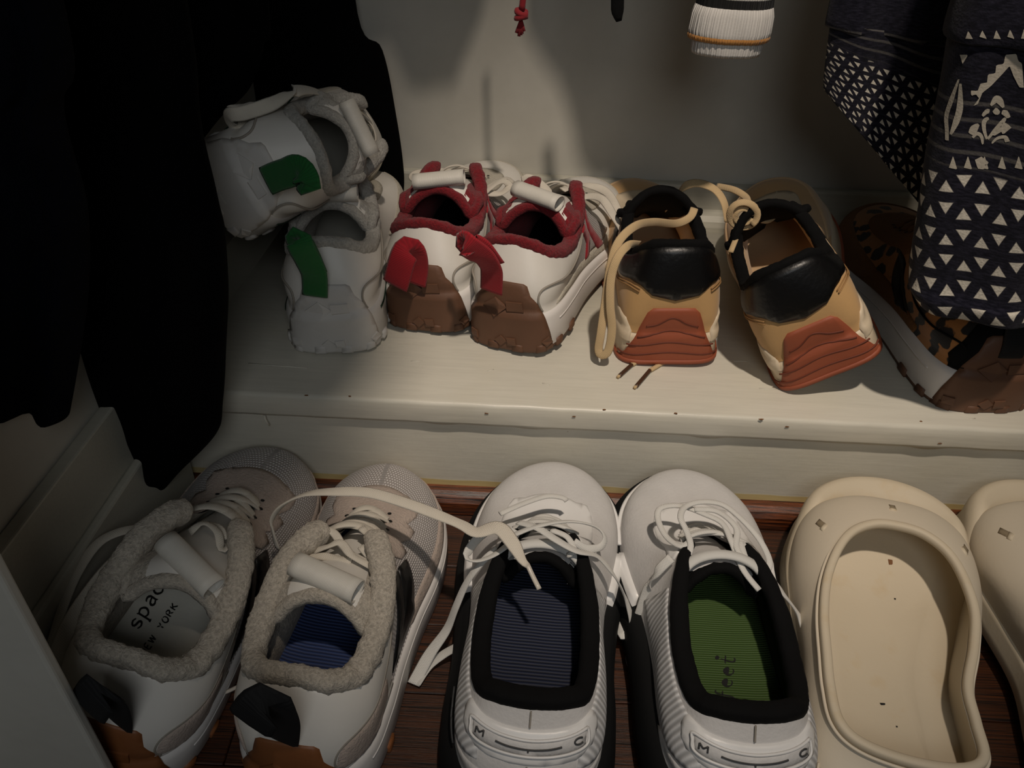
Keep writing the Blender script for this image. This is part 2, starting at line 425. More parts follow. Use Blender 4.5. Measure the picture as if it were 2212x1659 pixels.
    def pile(s, m, n=9000, ln=.0022, wd=.00035, srcs=None):
        """short plush fibres standing on the padded collar"""
        rs = random.Random(9); V = []; F = []
        v, f = s.cv; v = np.array(v, float); q = [x for x in f if len(x) == 4]
        for i in range(n):
            a = v[list(q[rs.randrange(len(q))])]; x, y = rs.random(), rs.random()
            p = (a[0]*(1-x)+a[1]*x)*(1-y)+(a[3]*(1-x)+a[2]*x)*y; nr = np.cross(a[1]-a[0], a[3]-a[0]); nr /= np.linalg.norm(nr)+1e-12
            d = nr+np.array([rs.gauss(0, .45), rs.gauss(0, .45), rs.gauss(0, .45)]); d *= ln*rs.uniform(.5, 1.1)/np.linalg.norm(d)
            sd = np.cross(d, (rs.random(), rs.random(), rs.random())); sd *= wd/(np.linalg.norm(sd)+1e-12); k = len(V)
            V += [p-sd, p+sd, p+d]; F.append((k, k+1, k+2))
        o = mk('plush_pile', V, F, m, s.root, False); o['kind'] = 'stuff'; return o
    def insole(s, m, z=.006, name='insole'):
        n = 60; t = np.linspace(0, NK, n, endpoint=False); B = s.ci(s.B, t); nn = s.out(t); O = B-nn*.0055
        V = []; c = O.mean(0)
        for k in (1, .8, .55, .3, .05):
            q = c+(O-c)*k; V.append(s.bend(np.c_[q, s.zbase(q[:, 1])+z+.004*k**4]))
        V = np.vstack(V); return mk(name, V, gridf(5, n, True)+[tuple(range(4*n, 5*n))], m, s.root, True, [(a[0], a[1]) for a in V])
    def sole(s, m, name='midsole', prof=((-.0015, 0.), (.0015, .12), (.0, .5), (.0008, .85), (-.002, 1.0), (-.012, 1.0)), z0=.0):
        n = 140; t = np.linspace(0, NK, n, endpoint=False); B = s.ci(s.B, t); nn = s.out(t); zb = s.zbase(B[:, 1]); V = []
        for o, k in prof:
            q = B+nn*(s.flare+o); V.append(s.bend(np.c_[q, z0+(zb-z0)*k]))
        V = np.vstack(V); f = gridf(len(prof), n, True); f += [tuple(range(n))[::-1]]
        return mk(name, V, f, m, s.root, True, [(a[0], a[2]) for a in V])
    def outsole(s, m, th=.005, o=.001, lugs=None, rise=None):
        n = 140; t = np.linspace(0, NK, n, endpoint=False); B = s.ci(s.B, t); nn = s.out(t); V = []
        for oo, z in ((-.006, 0.), (-.001, .0), (o, .0012), (o, th), (-.004, th+.0006)):
            zz = np.full(n, z)
            if rise is not None and z >= th: zz = zz+rise(t)
            V.append(s.bend(np.c_[B+nn*(s.flare+oo), zz]))
        V = np.vstack(V); return mk('outsole', V, gridf(5, n, True)+[tuple(range(n))[::-1]], m, s.root, True, [(a[0], a[2]) for a in V])
    def lugs(s, m, ts, parent=None):
        for t in ts:
            w = .004/.0235; s.patch('tread_lug', [(t-w, -1.0), (t+w, -1.0), (t+w*.9, -.80), (t-w*.9, -.80)], m, .0034, parent=parent)
    def tongue(s, m, mi, wd=(.030, .135), path=None, thick=.006, dx=0., label=None, edge=True, curl=.013):
        L = s.L; path = path or [(.72, .060), (.63, .071), (.54, .082), (.46, .092), (.38, .100), (.33, .103), (.295, .100)]
        c = cr([(p[0]*L, p[1]) for p in path], 5); n = len(c); nu = 13
        def layer(off):
            V = []; U = []
            for i in range(n):
                k = i/(n-1); d = c[min(i+1, n-1)]-c[max(i-1, 0)]; d /= np.linalg.norm(d); N_ = np.array([d[1], -d[0]])
                if N_[1] < 0: N_ = -N_
                W = (wd[0]+(wd[1]-wd[0])*min(1, k*1.25))*L
                if k > .8: W *= math.sqrt(max(0.0, 1-((k-.8)/.2)**2*.25))
                for j in range(nu):
                    a = j/(nu-1)*2-1; x = a*W; z = -curl*a*a*(.4+.6*k)
                    ax = -s.foot*.03*L*max(0, (c[i][0]/L-.45)/.55)**1.5+dx*k
                    V.append((x+ax, c[i][0]+N_[0]*off-(.014*a*a*max(0, k-.45)), c[i][1]+N_[1]*off+z-(.012*abs(a)**3*max(0, k-.4)))); U.append((x, i*.004))
            return np.array(V), U
        A, U = layer(0); f = gridf(n, nu)
        o1 = mk('tongue', A, f, m, s.root, True, U)
        md = o1.modifiers.new('s', 'SOLIDIFY'); md.thickness = .002; md.offset = 1
        B_, U = layer(-.0035); o2 = mk('tongue_lining', B_, f, mi, s.root, True, U); md = o2.modifiers.new('s', 'SOLIDIFY'); md.thickness = thick; md.offset = 0
        # padded rolled top edge
        if edge:
            e = B_[(n-1)*nu:]; e2 = [A[i*nu+nu-1]*.5+B_[i*nu+nu-1]*.5 for i in range(n-2, n//2, -1)]; e1 = [A[i*nu]*.5+B_[i*nu]*.5 for i in range(n//2+1, n-1)]
            pth = resample(np.array(list(e1)+list(e)+list(e2)), .003)
            mk('tongue_edge', *sweep(pth, thick*1.5, thick*1.5, ns=10, noise_amp=.0007)[:2], mi, s.root)
        s.tt = c[-1]; s.tc = c
        return o1
    def roll(s, m, c, length=.046, r=.0085, yaw=0., tilt=0., flat=.8):
        """hollow ribbon roll lying across the tongue; c local centre"""
        n = 22; V = []; f = []; U = []
        ax = np.array([math.cos(yaw)*math.cos(tilt), math.sin(yaw)*math.cos(tilt), math.sin(tilt)])
        b = np.cross(ax, (0, 0, 1)); b /= np.linalg.norm(b); e = np.cross(b, ax)
        for rr in (r, r-.0012):
            for i in range(9):
                for k in range(n):
                    a = 2*math.pi*k/n; q = np.array(c)+ax*(i/8-.5)*length+b*rr*math.cos(a)+e*rr*flat*math.sin(a); V.append(q); U.append((i/8*length, k/n*.05))
        f = gridf(9, n, True)+gridf(9, n, True, 9*n)
        for k in range(n):
            k2 = (k+1) % n; f.append((k, k2, 9*n+k2, 9*n+k)); f.append((8*n+k, 8*n+k2, 17*n+k2, 17*n+k))
        return mk('tongue_loop', V, f, m, s.root, True, U, True)
    def laces(s, m, wd=.006, th=.0016, rows=((1.5, .97), (2.3, .965), (3.0, .96), (3.6, .955), (4.2, .95)), arch=.006, zig=True, name='lace', sk=0):
        b = MB(); r = [(a, v) for a, v in rows]
        def pt(sd, i, h=.002):
            a, v = r[i]; return (s.P([a if sd > 0 else NK-a], [v])+s.N([a if sd > 0 else NK-a], [v])*h)[0]
        def seg(p, q, ar):
            P = np.array([p, p*.75+q*.25+(0, 0, ar*.75), (p+q)/2+(0, 0, ar), p*.25+q*.75+(0, 0, ar*.75), q])
            P = cr(P, 6); up = [(0, .35, 1)]*len(P)
            b.add(*sweep(P, wd, th, ups=up, ns=8))
        seg(pt(-1, 0)-(0, 0, .002), pt(1, 0)-(0, 0, .002), arch*.6)
        for i in range(len(r)-1):
            seg(pt(-1, i)-(0, 0, .001), pt(1, i+1), arch+.001*i)
            seg(pt(1, i)-(0, 0, .001), pt(-1, i+1), arch+.0016+.001*i)
        return b.build(name, m, s.root)
    def ribbon(s, name, W, m, wd=.006, th=.0014, up=(0, 0, 1), twist=None, local=False, rnd=8, taper=None, parent=None, ups=None):
        W = np.array(W, float); P = W if local else s.loc(W)
        P = resample(cr(P, rnd), .0025); n = len(P)
        tw = None if twist is None else np.interp(np.linspace(0, 1, n), np.linspace(0, 1, len(twist)), twist)
        ta = None if taper is None else np.interp(np.linspace(0, 1, n), np.linspace(0, 1, len(taper)), taper)
        us = None if ups is None else np.stack([np.interp(np.linspace(0, 1, n), np.linspace(0, 1, len(ups)), np.array(ups, float)[:, i]) for i in range(3)], 1)
        return mk(name, *sweep(P, wd, th, up=up, twist=tw, ns=8, taper=ta, ups=us)[:2], m, parent or s.root, True, sweep(P, wd, th, up=up, twist=tw, ns=8, taper=ta, ups=us)[2])
def relief(s, m, parent, h=.0016, dz=0., scale=1.):
    """square + diamond blocks moulded into the heel rubber"""
    def blk(ds, dv, w, rot):
        pts = []
        for a in (45, 135, 225, 315):
            x = w*math.cos(R(a+rot)); z = dv+w*math.sin(R(a+rot)); pts.append((10-(ds+x/.0245), z/.036-1 if z < .036 else (z-.036)/.064))
        return pts
    for ds, dv, w, rot in ((.33*scale, .042, .0088, 4), (-.30*scale, .042, .0094, 45)):
        s.patch('raised_block', blk(ds, dv, w, rot), m, h+.0022, parent=parent, sink=.002, step=.012, flat=True)
    for ds, w, rot in ((1.3, .0050, 30), (.22, .0050, 5), (-.14, .0050, 45), (-1.05, .0050, 5)):
        s.patch('raised_block', blk(ds, .0095, w, rot), m, h+.0020, parent=parent, sink=.002, step=.012, flat=True)
def heel_rubber(s, m, h=.0022, top=.50, wt=.70, wb=1.7, rel=True, label=None):
    ps = [(10-wb, -1.0), (10-wb*.90, -.5), (10-wb*.79, -.08), (10-wb*.72, .1), (10-wt*1.16, top*.6), (10-wt*1.02, top*.94), (10-wt*.86, top)]
    ps = ps+[(20-a, b) for a, b in ps[::-1]]
    o = s.patch('heel_counter', ps, m, h, label=label)
    if rel: relief(s, m, o, h)
    return o
SEAM = [[(8.75, .02), (8.95, .22), (8.85, .42), (8.35, .52), (7.6, .56), (6.9, .62), (6.3, .80)],
        [(11.25, .02), (11.05, .22), (11.15, .42), (11.65, .52), (12.4, .56), (13.1, .62), (13.7, .80)]]
def eyelets(s, m, rows=((1.5, .93), (2.3, .925), (3.0, .92), (3.6, .915), (4.2, .91))):
    b = MB()
    for a, v in rows:
        for t in (a, NK-a):
            c = s.P([t], [v])[0]; n = s.N([t], [v])[0]
            x = np.cross(n, (0, 1, .1)); x /= np.linalg.norm(x); y = np.cross(n, x)
            V = [c+n*.0022+x*.0016*math.cos(k*math.pi/5)+y*.0016*math.sin(k*math.pi/5) for k in range(10)]
            b.add(V, [tuple(range(10))])
    o = b.build('eyelets', m, s.root); o['kind'] = 'stuff'; return o
# ------------------------------------------------------------------ setting
def struct(name, v, f, m, parent=None, label=None, smooth=False):
    o = mk(name, v, f, m, parent, smooth)
    if parent is None: o['kind'] = 'structure'
    if label: o['label'] = label
    return o
fl = struct('floor', *box(-.5, .95, -1.0, .0, -.03, -.004), m_floor)
pw = .057
for k in range(17):
    y1 = -.0165-k*pw; y0 = y1-pw+.0007; x = -.5-random.random()*.3
    while x < .95:
        ln = .45+random.random()*.6; xa, xb = max(x, -.5), min(x+ln-.0007, .95)
        if xb-xa > .02:
            o = mk('plank', *box(xa, xb, y0, y1, -.004, random.uniform(-.0002, .0002)), m_floor, fl, False); bevel(o, .0006, 1)
        x += ln
# dark quarter round between floor and step
pr = [(0, 0), (-.0165, 0), (-.0165, .006), (-.0150, .012), (-.0115, .0165), (-.0065, .0192), (0, .02)]
xs = np.linspace(-.34, .95, 60); V = [(x, y, z) for x in xs for y, z in pr]
struct('trim_1', V, gridf(60, len(pr), True)+[tuple(range(7)), tuple(59*7+k for k in range(7))[::-1]], m_stain, smooth=False)
# built in step
st = root('built_in_step', (0, 0, 0), 'white painted wooden step with chipped front edge, carrying the upper row of shoes', 'step')
mk('riser', *box(-.36, .95, .0, .014, .0, STEP-.021), m_white, st, False)
mb = MB(); nx = 420
xs = np.linspace(-.36, .95, nx); ring = []
for x in xs:
    n1 = noise.noise(Vector((x*40, 0, 0)))*.0006; n2 = noise.noise(Vector((x*28, 5, 0))); n3 = noise.noise(Vector((x*9, 9, 0)))
    drop = .0018*max(0, n2-.05)*2+.0008*n3
    yf = -.0052+n1*.6
    ring.append([(x, BACK+.01, STEP-.021), (x, .0, STEP-.021), (x, yf+.0004, STEP-.0215-drop), (x, yf-.0003, STEP-.019), (x, yf, STEP-.010), (x, yf-.0002+n1*.5, STEP-.0032),
                 (x, yf+.0012, STEP-.0006+n1*.4), (x, yf+.004, STEP), (x, .05, STEP), (x, BACK+.01, STEP)])
V = [p for rr in ring for p in rr]; nr = 10
mk('tread_board', V, gridf(nx, nr, True)+[tuple(range(nr)), tuple((nx-1)*nr+k for k in range(nr))[::-1]], m_white, st, True)
yo = MB(); top = []; bot = []
for i in range(200):
    x = -.36+1.31*i/199; top.append((x, -.0006, .0262+.0018*noise.noise(Vector((x*30, 1, 0))))); bot.append((x, -.0006, .019))
yo.add(bot+top, [(i, i+1, 201+i, 200+i) for i in range(199)]); yo.build('yellowed_edge', m_yellow, st)
def blob(cx, cy, z, rx, ry, m, name, parent, vert=False, seed=0, hh=.0004):
    rr = random.Random(seed); n = 9; V = []
    for k in range(n):
        a = 2*math.pi*k/n; q = 1+rr.uniform(-.35, .25)
        V.append((cx+rx*q*math.cos(a), cy+(0 if vert else ry*q*math.sin(a)), z+(ry*q*math.sin(a) if vert else 0)))
    c = [(a[0], a[1]-(hh if vert else 0), a[2]+(0 if vert else hh)) for a in V]
    return mk(name, V+c, [tuple(range(n, 2*n))]+[(k, (k+1) % n, n+(k+1) % n, n+k) for k in range(n)], m, parent, False)
for i, (px, py) in enumerate([(1305, 887), (1645, 908), (661, 856), (755, 858), (1990, 912), (1460, 895)]):
    p = Wz(px, py, STEP); blob(p[0], p[1]+.001, STEP, .0024 if i == 1 else .0013, .0007, m_chip, 'bare_wood_chip', st, False, i)
for i, (px, py) in enumerate([(1700, 922), (1240, 900), (1050, 893), (2030, 958)]):
    p = Wy(px, py, -.006); blob(p[0], -.0058, p[2], .0016, .0005, m_chip, 'bare_wood_chip', st, True, i+20)
for i, (px, py, l, a) in enumerate([(1600, 780, .012, .05), (1660, 840, .016, 0), (560, 905, .0, 0), (1060, 800, .006, .5), (2100, 905, .006, .3), (1180, 830, .007, -.3), (600, 790, .05, -.05), (900, 780, .01, .1)]):
    if l:
        p = Wz(px, py, STEP); d = np.array([math.cos(a), math.sin(a), 0])*l/2
        mk('paint_drip', *sweep([p-d, p, p+d], .0012, .0007, ns=6)[:2], m_white, st)
p = Wy(571, 897, -.004); mk('hanging_paint_flake', *sweep([p, p+(.001, -.001, -.005), p+(.003, -.001, -.010)], .0022, .0008, ns=6)[:2], m_white, st)
# back wall and its mouldings
struct('wall_back', *box(-.36, .95, BACK, BACK+.02, STEP-.03, 1.9), m_wall)
bb = struct('baseboard_back', *box(-.34, .94, BACK-.012, BACK, STEP, STEP+.046), m_trimp); bevel(bb, .003)
pr = [(0, 0), (-.017, 0), (-.017, .004), (-.015, .010), (-.010, .015), (-.003, .0175), (0, .018)]
V = [(x, BACK-.012+y, STEP+z) for x in np.linspace(-.34, .94, 30) for y, z in pr]
struct('trim_2', V, gridf(30, 7, True), m_trimp)
# left wall, slightly out of square
def lx(y): return -.275+.06*y
def lbox(d0, d1, y0, y1, z0, z1):
    v = [(lx(y)+d, y, z) for z in (z0, z1) for y in (y0, y1) for d in (d0, d1)]
    return v, box(0, 1, 0, 1, 0, 1)[1]
struct('wall_left', *lbox(-.04, -.010, -.36, BACK+.01, 0, 1.9), m_wall)
bevel(struct('baseboard_left', *lbox(-.010, .0, -.285, -.008, .0, .150), m_trimp), .0015)
bevel(struct('trim_3', *lbox(.0, .007, -.285, -.008, .0, .098), m_trimp), .002)
bevel(struct('trim_4', *lbox(.007, .015, -.285, -.008, .0, .018), m_trimp), .003)
struct('trim_5', *lbox(-.010, .004, .0, BACK, STEP, STEP+.05), m_trimp)
# edge of the closet door casing
v, f = box(-.40, -.216, -.283, -.276, 0, 1.9)
bevel(struct('door_1', v, f, m_wall, label='pale grey door edge cutting across the lower left corner'), .002, 3)
struct('wall_right', *box(.93, .95, -.6, BACK, 0, 1.9), m_wall)
# ------------------------------------------------------------------ hanging clothes
def garment(name, label, rows, dep, m, cat, folds=(7, .006), top=1.0, group=None, seg=96, per=8, child=None, seed=0, extra_top=True):
    """rows from the top down: (pxL, pyL, pxR, pyR, Y); a soft closed tube of cloth"""
    rows = [(Wy(a, b, Y), Wy(c, d, Y)) for a, b, c, d, Y in rows]
    Lp = [r[0] for r in rows]; Rp = [r[1] for r in rows]
    if extra_top:
        for l, r_t in ((Lp, 0), (Rp, 0)):
            p = l[0].copy(); p[2] = top; q = l[0].copy(); q[2] = (top+l[0][2])/2; l.insert(0, q); l.insert(0, p)
    Lc = cr(Lp, per); Rc = cr(Rp, per); n = len(Lc); V = []; U = []
    mid = (Lc+Rc)/2; dl = np.r_[0, np.cumsum(np.linalg.norm(np.diff(mid, axis=0), axis=1))]
    vv = dl[-1]-dl
    rs = random.Random(seed); ph = rs.random()*6
    for i in range(n):
        c = mid[i]; hv = (Rc[i]-Lc[i])/2; W = np.linalg.norm(hv)
        per_ = 2.4*W
        for k in range(seg):
            a = 2*math.pi*k/seg; ca, sa = math.cos(a), math.sin(a)
            fo = folds[1]*(math.sin(folds[0]*ca+ph+vv[i]*3)+.6*math.sin(folds[0]*1.9*ca+ph*2-vv[i]*7+1.3*sa))*min(1, abs(sa)*1.6)
            q = c+hv*ca+np.array([0, dep*sa, 0])*(1 if W > dep else W/dep)+np.array([0, fo, fo*.1])
            q = q+np.array([0, .004, 0])*noise.noise(Vector(q)*18)
            V.append(q)
        rg = np.array(V[-seg:]); s0_ = 3*seg//4; dd_ = np.linalg.norm(rg-np.roll(rg, 1, 0), axis=1); uu = np.zeros(seg)
        for k in range(1, seg//2+1): uu[(s0_+k) % seg] = uu[(s0_+k-1) % seg]+dd_[(s0_+k) % seg]
        for k in range(1, seg//2): uu[(s0_-k) % seg] = uu[(s0_-k+1) % seg]-dd_[(s0_-k+1) % seg]
        U += [(a_, vv[i]) for a_ in uu]
    f = gridf(n, seg, True)
    # inside of the cloth at the hem
    base = (n-1)*seg; inn = []
    for j, (k_, up) in enumerate(((.975, .0), (.96, .003), (.95, .008))):
        for k in range(seg):
            q = mid[-1]+(V[base+k]-mid[-1])*k_; V.append((q[0], q[1], q[2]+up)); U.append(U[base+k])
    f += gridf(4, seg, True, base)
    p0 = (Lp[0]+Rp[0])/2
    rt = root(name, (0, 0, 0), label, cat, group)
    rt.location = tuple(mid[-1]); bpy.context.view_layer.update()
    V = [np.array(v)-mid[-1] for v in V]
    o = mk(child or 'cloth', V, f, m, rt, True, U)
    return rt, o, mid[-1]
def pattern_mat(name, P, dots_top=.105, dim=1.0):
    t = NT(name); uv = t.co('UV'); sx = t.n('ShaderNodeSeparateXYZ'); t.l(uv, sx.inputs[0]); u, v = sx.outputs[0], sx.outputs[1]
    wob = t.noise(t.co(), 30, 2); u = t.math('ADD', u, t.math('MULTIPLY', wob, .003))
    # hexagons, squares and triangles: only the triangles are left white
    ks = []
    for an in (97, 217, 337):
        kx, ky = math.cos(R(an))/(P*.866), math.sin(R(an))/(P*.866)
        ks.append(t.math('FRACT', t.math('ADD', t.math('ADD', t.math('MULTIPLY', u, kx), t.math('MULTIPLY', v, ky)), 40.)))
    mn = t.math('MINIMUM', ks[0], t.math('MINIMUM', ks[1], ks[2])); mx = t.math('SUBTRACT', 1., t.math('MAXIMUM', ks[0], t.math('MAXIMUM', ks[1], ks[2])))
    up_ = t.math('GREATER_THAN', t.math('ADD', ks[0], t.math('ADD', ks[1], ks[2])), 1.5)
    mm = t.math('ADD', t.math('MULTIPLY', mn, t.math('SUBTRACT', 1., up_)), t.math('MULTIPLY', mx, up_))
    white = t.mapr(mm, .18, .21, 0, 1)
    zone = t.mapr(v, dots_top-.001, dots_top+.001, 1, 0)
    # woven stripes above the dots
    rows = t.mapr(t.math('SINE', t.math('MULTIPLY', v, 2*math.pi/.0105)), .55, .9, 0, .11)
    z2 = t.math('MULTIPLY', t.mapr(v, dots_top+.002, dots_top+.004, 0, 1), t.mapr(v, dots_top+.048, dots_top+.050, 1, 0))
    z3 = t.math('MULTIPLY', t.mapr(v, dots_top+.160, dots_top+.162, 0, 1), t.mapr(v, dots_top+.185, dots_top+.187, 1, 0))
    z4 = t.math('MULTIPLY', t.mapr(v, dots_top+.208, dots_top+.210, 0, 1), t.mapr(v, dots_top+.25, dots_top+.252, 1, 0))
    # small triangles in the band between
    tr = t.math('ABSOLUTE', t.math('SUBTRACT', t.math('FRACT', t.math('DIVIDE', u, .018)), .5))
    tz = t.math('DIVIDE', t.math('SUBTRACT', v, dots_top+.190), .014)
    tri = t.math('MULTIPLY', t.mapr(t.math('ADD', tr, t.math('MULTIPLY', tz, .4)), .20, .26, .22, 0), t.math('MULTIPLY', t.mapr(tz, 0, .02), t.mapr(tz, .98, 1, 1, 0)))
    sw = t.math('MULTIPLY', rows, t.math('ADD', z2, t.math('ADD', z3, z4)))
    fac = t.math('MAXIMUM', t.math('MULTIPLY', white, zone), t.math('MAXIMUM', sw, tri))
    weave = t.noise(t.co(), 700, 3)
    fac = t.math('MULTIPLY', fac, t.mapr(weave, .2, .6, .7, 1))
    navy = t.mix(t.mapr(t.noise(t.co('Object', (1, 1, 4)), 200, 4), .4, .7), rgb('0B0B16'), rgb('23222E'))
    t.bump(weave, .5, .0008)
    return t.done(t.mix(fac, navy, rgb('C9C2B4')), .95, .1, spec=.15)
m_patf = pattern_mat('block printed cotton', .0215)
m_patb = pattern_mat('block printed cotton back', .0130, .085)
m_motif = plain('printed ivory motif', 'B9B1A2', .95, 90, .2, 700, .4, .0006, spec=.1)
garment('black_coat', 'long black coat hanging against the back wall behind the tipped sneaker', [(120, -60, 765, -20, .315), (130, 120, 826, 110, .315), (140, 260, 858, 260, .315), (160, 380, 873, 380, .315), (200, 470, 868, 455, .315)], .022, m_coat, 'coat', (6, .004))
garment('black_coat', 'black garment trailing over the left end of the step down to the floor', [(60, -40, 395, -20, .02), (60, 250, 430, 250, .0), (60, 430, 470, 430, -.045), (70, 520, 489, 520, -.05), (80, 700, 491, 700, -.05), (110, 880, 480, 870, -.05), (140, 950, 468, 935, -.05), (175, 1030, 395, 1010, -.045), (215, 1105, 330, 1085, -.04), (238, 1140, 310, 1120, -.038)], .024, m_coat, 'coat', (5, .004), seed=3)
garment('black_coat', 'black sleeve of cloth hanging along the left wall above the tipped sneaker', [(330, -40, 575, -40, .13), (330, 100, 570, 100, .13), (340, 190, 540, 190, .13), (350, 250, 480, 250, .13), (360, 300, 440, 300, .13)], .014, m_coat, 'coat', (5, .003), seed=11)
garment('navy_coat', 'dark navy woollen coat with a frayed hem at the far left edge', [(-260, -40, 120, -20, -.135), (-260, 250, 130, 240, -.135), (-260, 450, 190, 470, -.135), (-260, 620, 175, 740, -.135), (-230, 690, 146, 900, -.135)], .028, m_navy, 'coat', (9, .005), seed=7)
_, tb, _c = garment('patterned_garment', 'navy garment with small white block print hanging behind the front printed leg', [(1803, -40, 2300, -20, .13), (1795, 40, 2300, 150, .13), (1786, 110, 2260, 330, .13), (1779, 180, 2160, 545, .13), (1781, 196, 2120, 600, .13)], .022, m_patb, 'clothing', (8, .003), seed=2)
trf, tf, tfc = garment('patterned_garment', 'navy garment with large white block print hanging at the right edge over the leopard shoe', [(2078, -40, 2420, -40, .025), (2052, 90, 2410, 90, .025), (2012, 300, 2385, 300, .025), (1988, 450, 2360, 455, .02), (1968, 590, 2340, 600, .015), (1968, 628, 2325, 620, .01), (1985, 655, 2310, 645, .01)], .035, m_patf, 'clothing', (4, .004), seed=5)
from mathutils.bvhtree import BVHTree
def bvh(o):
    me = o.data; mw = o.matrix_world
    bpy.context.view_layer.update(); mw = o.matrix_world
    return BVHTree.FromPolygons([mw @ v.co for v in me.vertices], [tuple(p.vertices) for p in me.polygons])
def decal(name, poly, tgt, m, parent, h=.0006, rnd=0, step=5.0, tree=None, label=None):
    """a thin raised shape lying on the surface of tgt; poly are sight points on it"""
    tree = tree or bvh(tgt); P = np.array(poly, float)
    if rnd: P = cr(P, rnd, True)
    Q = resample(np.vstack([P, P[:1]]), step)[:-1]; nb = len(Q); pts = [tuple(q) for q in Q]
    x0, y0 = Q.min(0); x1, y1 = Q.max(0)
    def ins(p):
        c = False
        for i in range(nb):
            a, b = Q[i], Q[(i+1) % nb]
            if (a[1] > p[1]) != (b[1] > p[1]) and p[0] < (b[0]-a[0])*(p[1]-a[1])/(b[1]-a[1])+a[0]: c = not c
        return c
    for gx in np.arange(x0, x1, step):
        for gy in np.arange(y0, y1, step):
            if np.min(np.hypot(Q[:, 0]-gx, Q[:, 1]-gy)) > step*.5 and ins((gx, gy)): pts.append((gx, gy))
    r = delaunay_2d_cdt([Vector(p) for p in pts], [], [list(range(nb))], 1, 1e-6)
    V = []; bad = set(); o = Vector(CAM)
    for i, p in enumerate(r[0]):
        d = Vector(ray(p[0], p[1])).normalized(); hit, nrm, _, _ = tree.ray_cast(o, d)
        if hit is None: bad.add(i); V.append(Vector((0, 0, 0))); continue
        if nrm.dot(d) > 0: nrm = -nrm
        V.append(hit+nrm*h)
    F = [tuple(f) for f in r[2] if not any(i in bad for i in f)]
    if not F: return None
    used = sorted({i for f in F for i in f}); mp = {i: k for k, i in enumerate(used)}
    mi = (parent.matrix_world.inverted() if parent is not None else Matrix.Identity(4))
    o_ = mk(name, [mi @ V[i] for i in used], [tuple(mp[i] for i in f) for f in F], m, parent, True, [(V[i].x, V[i].y) for i in used])
    if label: o_['label'] = label
    return o_
def stroke(pts, wds, rnd=5):
    """outline polygon of a brush stroke with varying width"""
    P = cr(pts, rnd); w = np.interp(np.linspace(0, 1, len(P)), np.linspace(0, 1, len(wds)), wds); L = []; Rr = []
    for i in range(len(P)):
        t = P[min(i+1, len(P)-1)]-P[max(i-1, 0)]; t = t/(np.linalg.norm(t)+1e-9); n = np.array([-t[1], t[0]])
        L.append(P[i]+n*w[i]/2); Rr.append(P[i]-n*w[i]/2)
    return L+Rr[::-1]
trt = bvh(tf)
def motif(*a, **k): decal('printed_motif', a[0], tf, m_motif, trf, .0003, a[1] if len(a) > 1 else 0, 5, trt)
motif([(2103, 228), (2115, 212), (2108, 203), (2098, 207), (2097, 195), (2112, 196), (2118, 180), (2132, 178), (2134, 160), (2150, 158), (2152, 140), (2168, 138), (2172, 118), (2196, 116), (2200, 132), (2208, 136), (2212, 190), (2202, 188), (2190, 165), (2181, 142), (2165, 160), (2140, 186), (2122, 200), (2112, 225)])
motif(stroke([(2098, 290), (2104, 278), (2114, 268)], (14, 18, 6))); motif(stroke([(2101, 297), (2110, 288), (2120, 294), (2123, 312)], (5, 8, 8, 4)))
motif(stroke([(2176, 283), (2165, 274), (2145, 292)], (24, 20, 5))); motif(stroke([(2176, 306), (2172, 296), (2155, 298), (2142, 310)], (12, 8, 6, 4)))
motif(stroke([(2132, 300), (2126, 280), (2126, 262), (2136, 254)], (5, 8, 10, 6))); motif(stroke([(2134, 300), (2150, 280), (2164, 266), (2172, 254)], (5, 8, 11, 6)))
motif(stroke([(2122, 250), (2132, 240), (2138, 240)], (6, 10, 8))); motif(stroke([(2180, 254), (2172, 244), (2164, 242)], (8, 14, 8)))
motif(stroke([(2140, 228), (2152, 214), (2160, 218), (2168, 232)], (4, 16, 16, 5))); motif([(2144, 240), (2152, 231), (2161, 240), (2158, 248), (2148, 247)])
motif(stroke([(2046, 303), (2046, 280), (2045, 250), (2056, 215), (2072, 170)], (8, 8, 9, 10, 3))); motif(stroke([(2054, 290), (2066, 262), (2074, 230), (2075, 180)], (5, 14, 14, 5)))
motif([(2074, 118), (2092, 118), (2080, 138)])
for x0 in (2050, 2082, 2118, 2156, 2192): motif([(x0, 362), (x0+9, 336), (x0+18, 366)])
motif([(2106, 345), (2120, 338), (2136, 350), (2126, 366), (2112, 364)])
for k in range(5): motif([(2086+k*30, 83-(k % 2)*4), (2092+k*30, 66-k), (2102+k*30, 84)])
# knitted cuff hanging from above
sl = root('knit_sleeve', tuple(Wy(1570, 100, .12)), 'white ribbed knit cuff with orange and black bands hanging at the top', 'clothing'); c0 = np.array(sl.location)
m_knit = woven('white rib knit', 'DEDAD4', .0022, .6, .8); m_orng = woven('orange knit stripe', 'C78A45', .002, .5); m_bknit = woven('black knit band', '0A0A0B', .002, .5); m_mint = woven('mint knit band', '9CC9C0', .002, .5)
def ringsleeve(name, prof, m, seg=120, amp=.0006):
    V = []; U = []
    for z, r1 in prof:
        for k in range(seg):
            a = 2*math.pi*k/seg; q = r1+amp*math.cos(a*36)+.0012*noise.noise(Vector((math.cos(a)*2, math.sin(a)*2, z*30)))
            V.append((q*math.cos(a)*.83, q*.45*math.sin(a), z*.95-.001)); U.append((a*.03, z))
    return mk(name, V, gridf(len(prof), seg, True), m, sl, True, U)
ringsleeve('inner_cuff', [(.02, .024), (.0, .026), (-.003, .0275), (-.0045, .0292), (-.002, .0305), (.008, .031)], m_knit)
ringsleeve('cuff', [(.010, .030), (.0065, .0325), (.008, .0345), (.013, .0355), (.024, .0348), (.030, .0328), (.031, .0315)], m_knit)
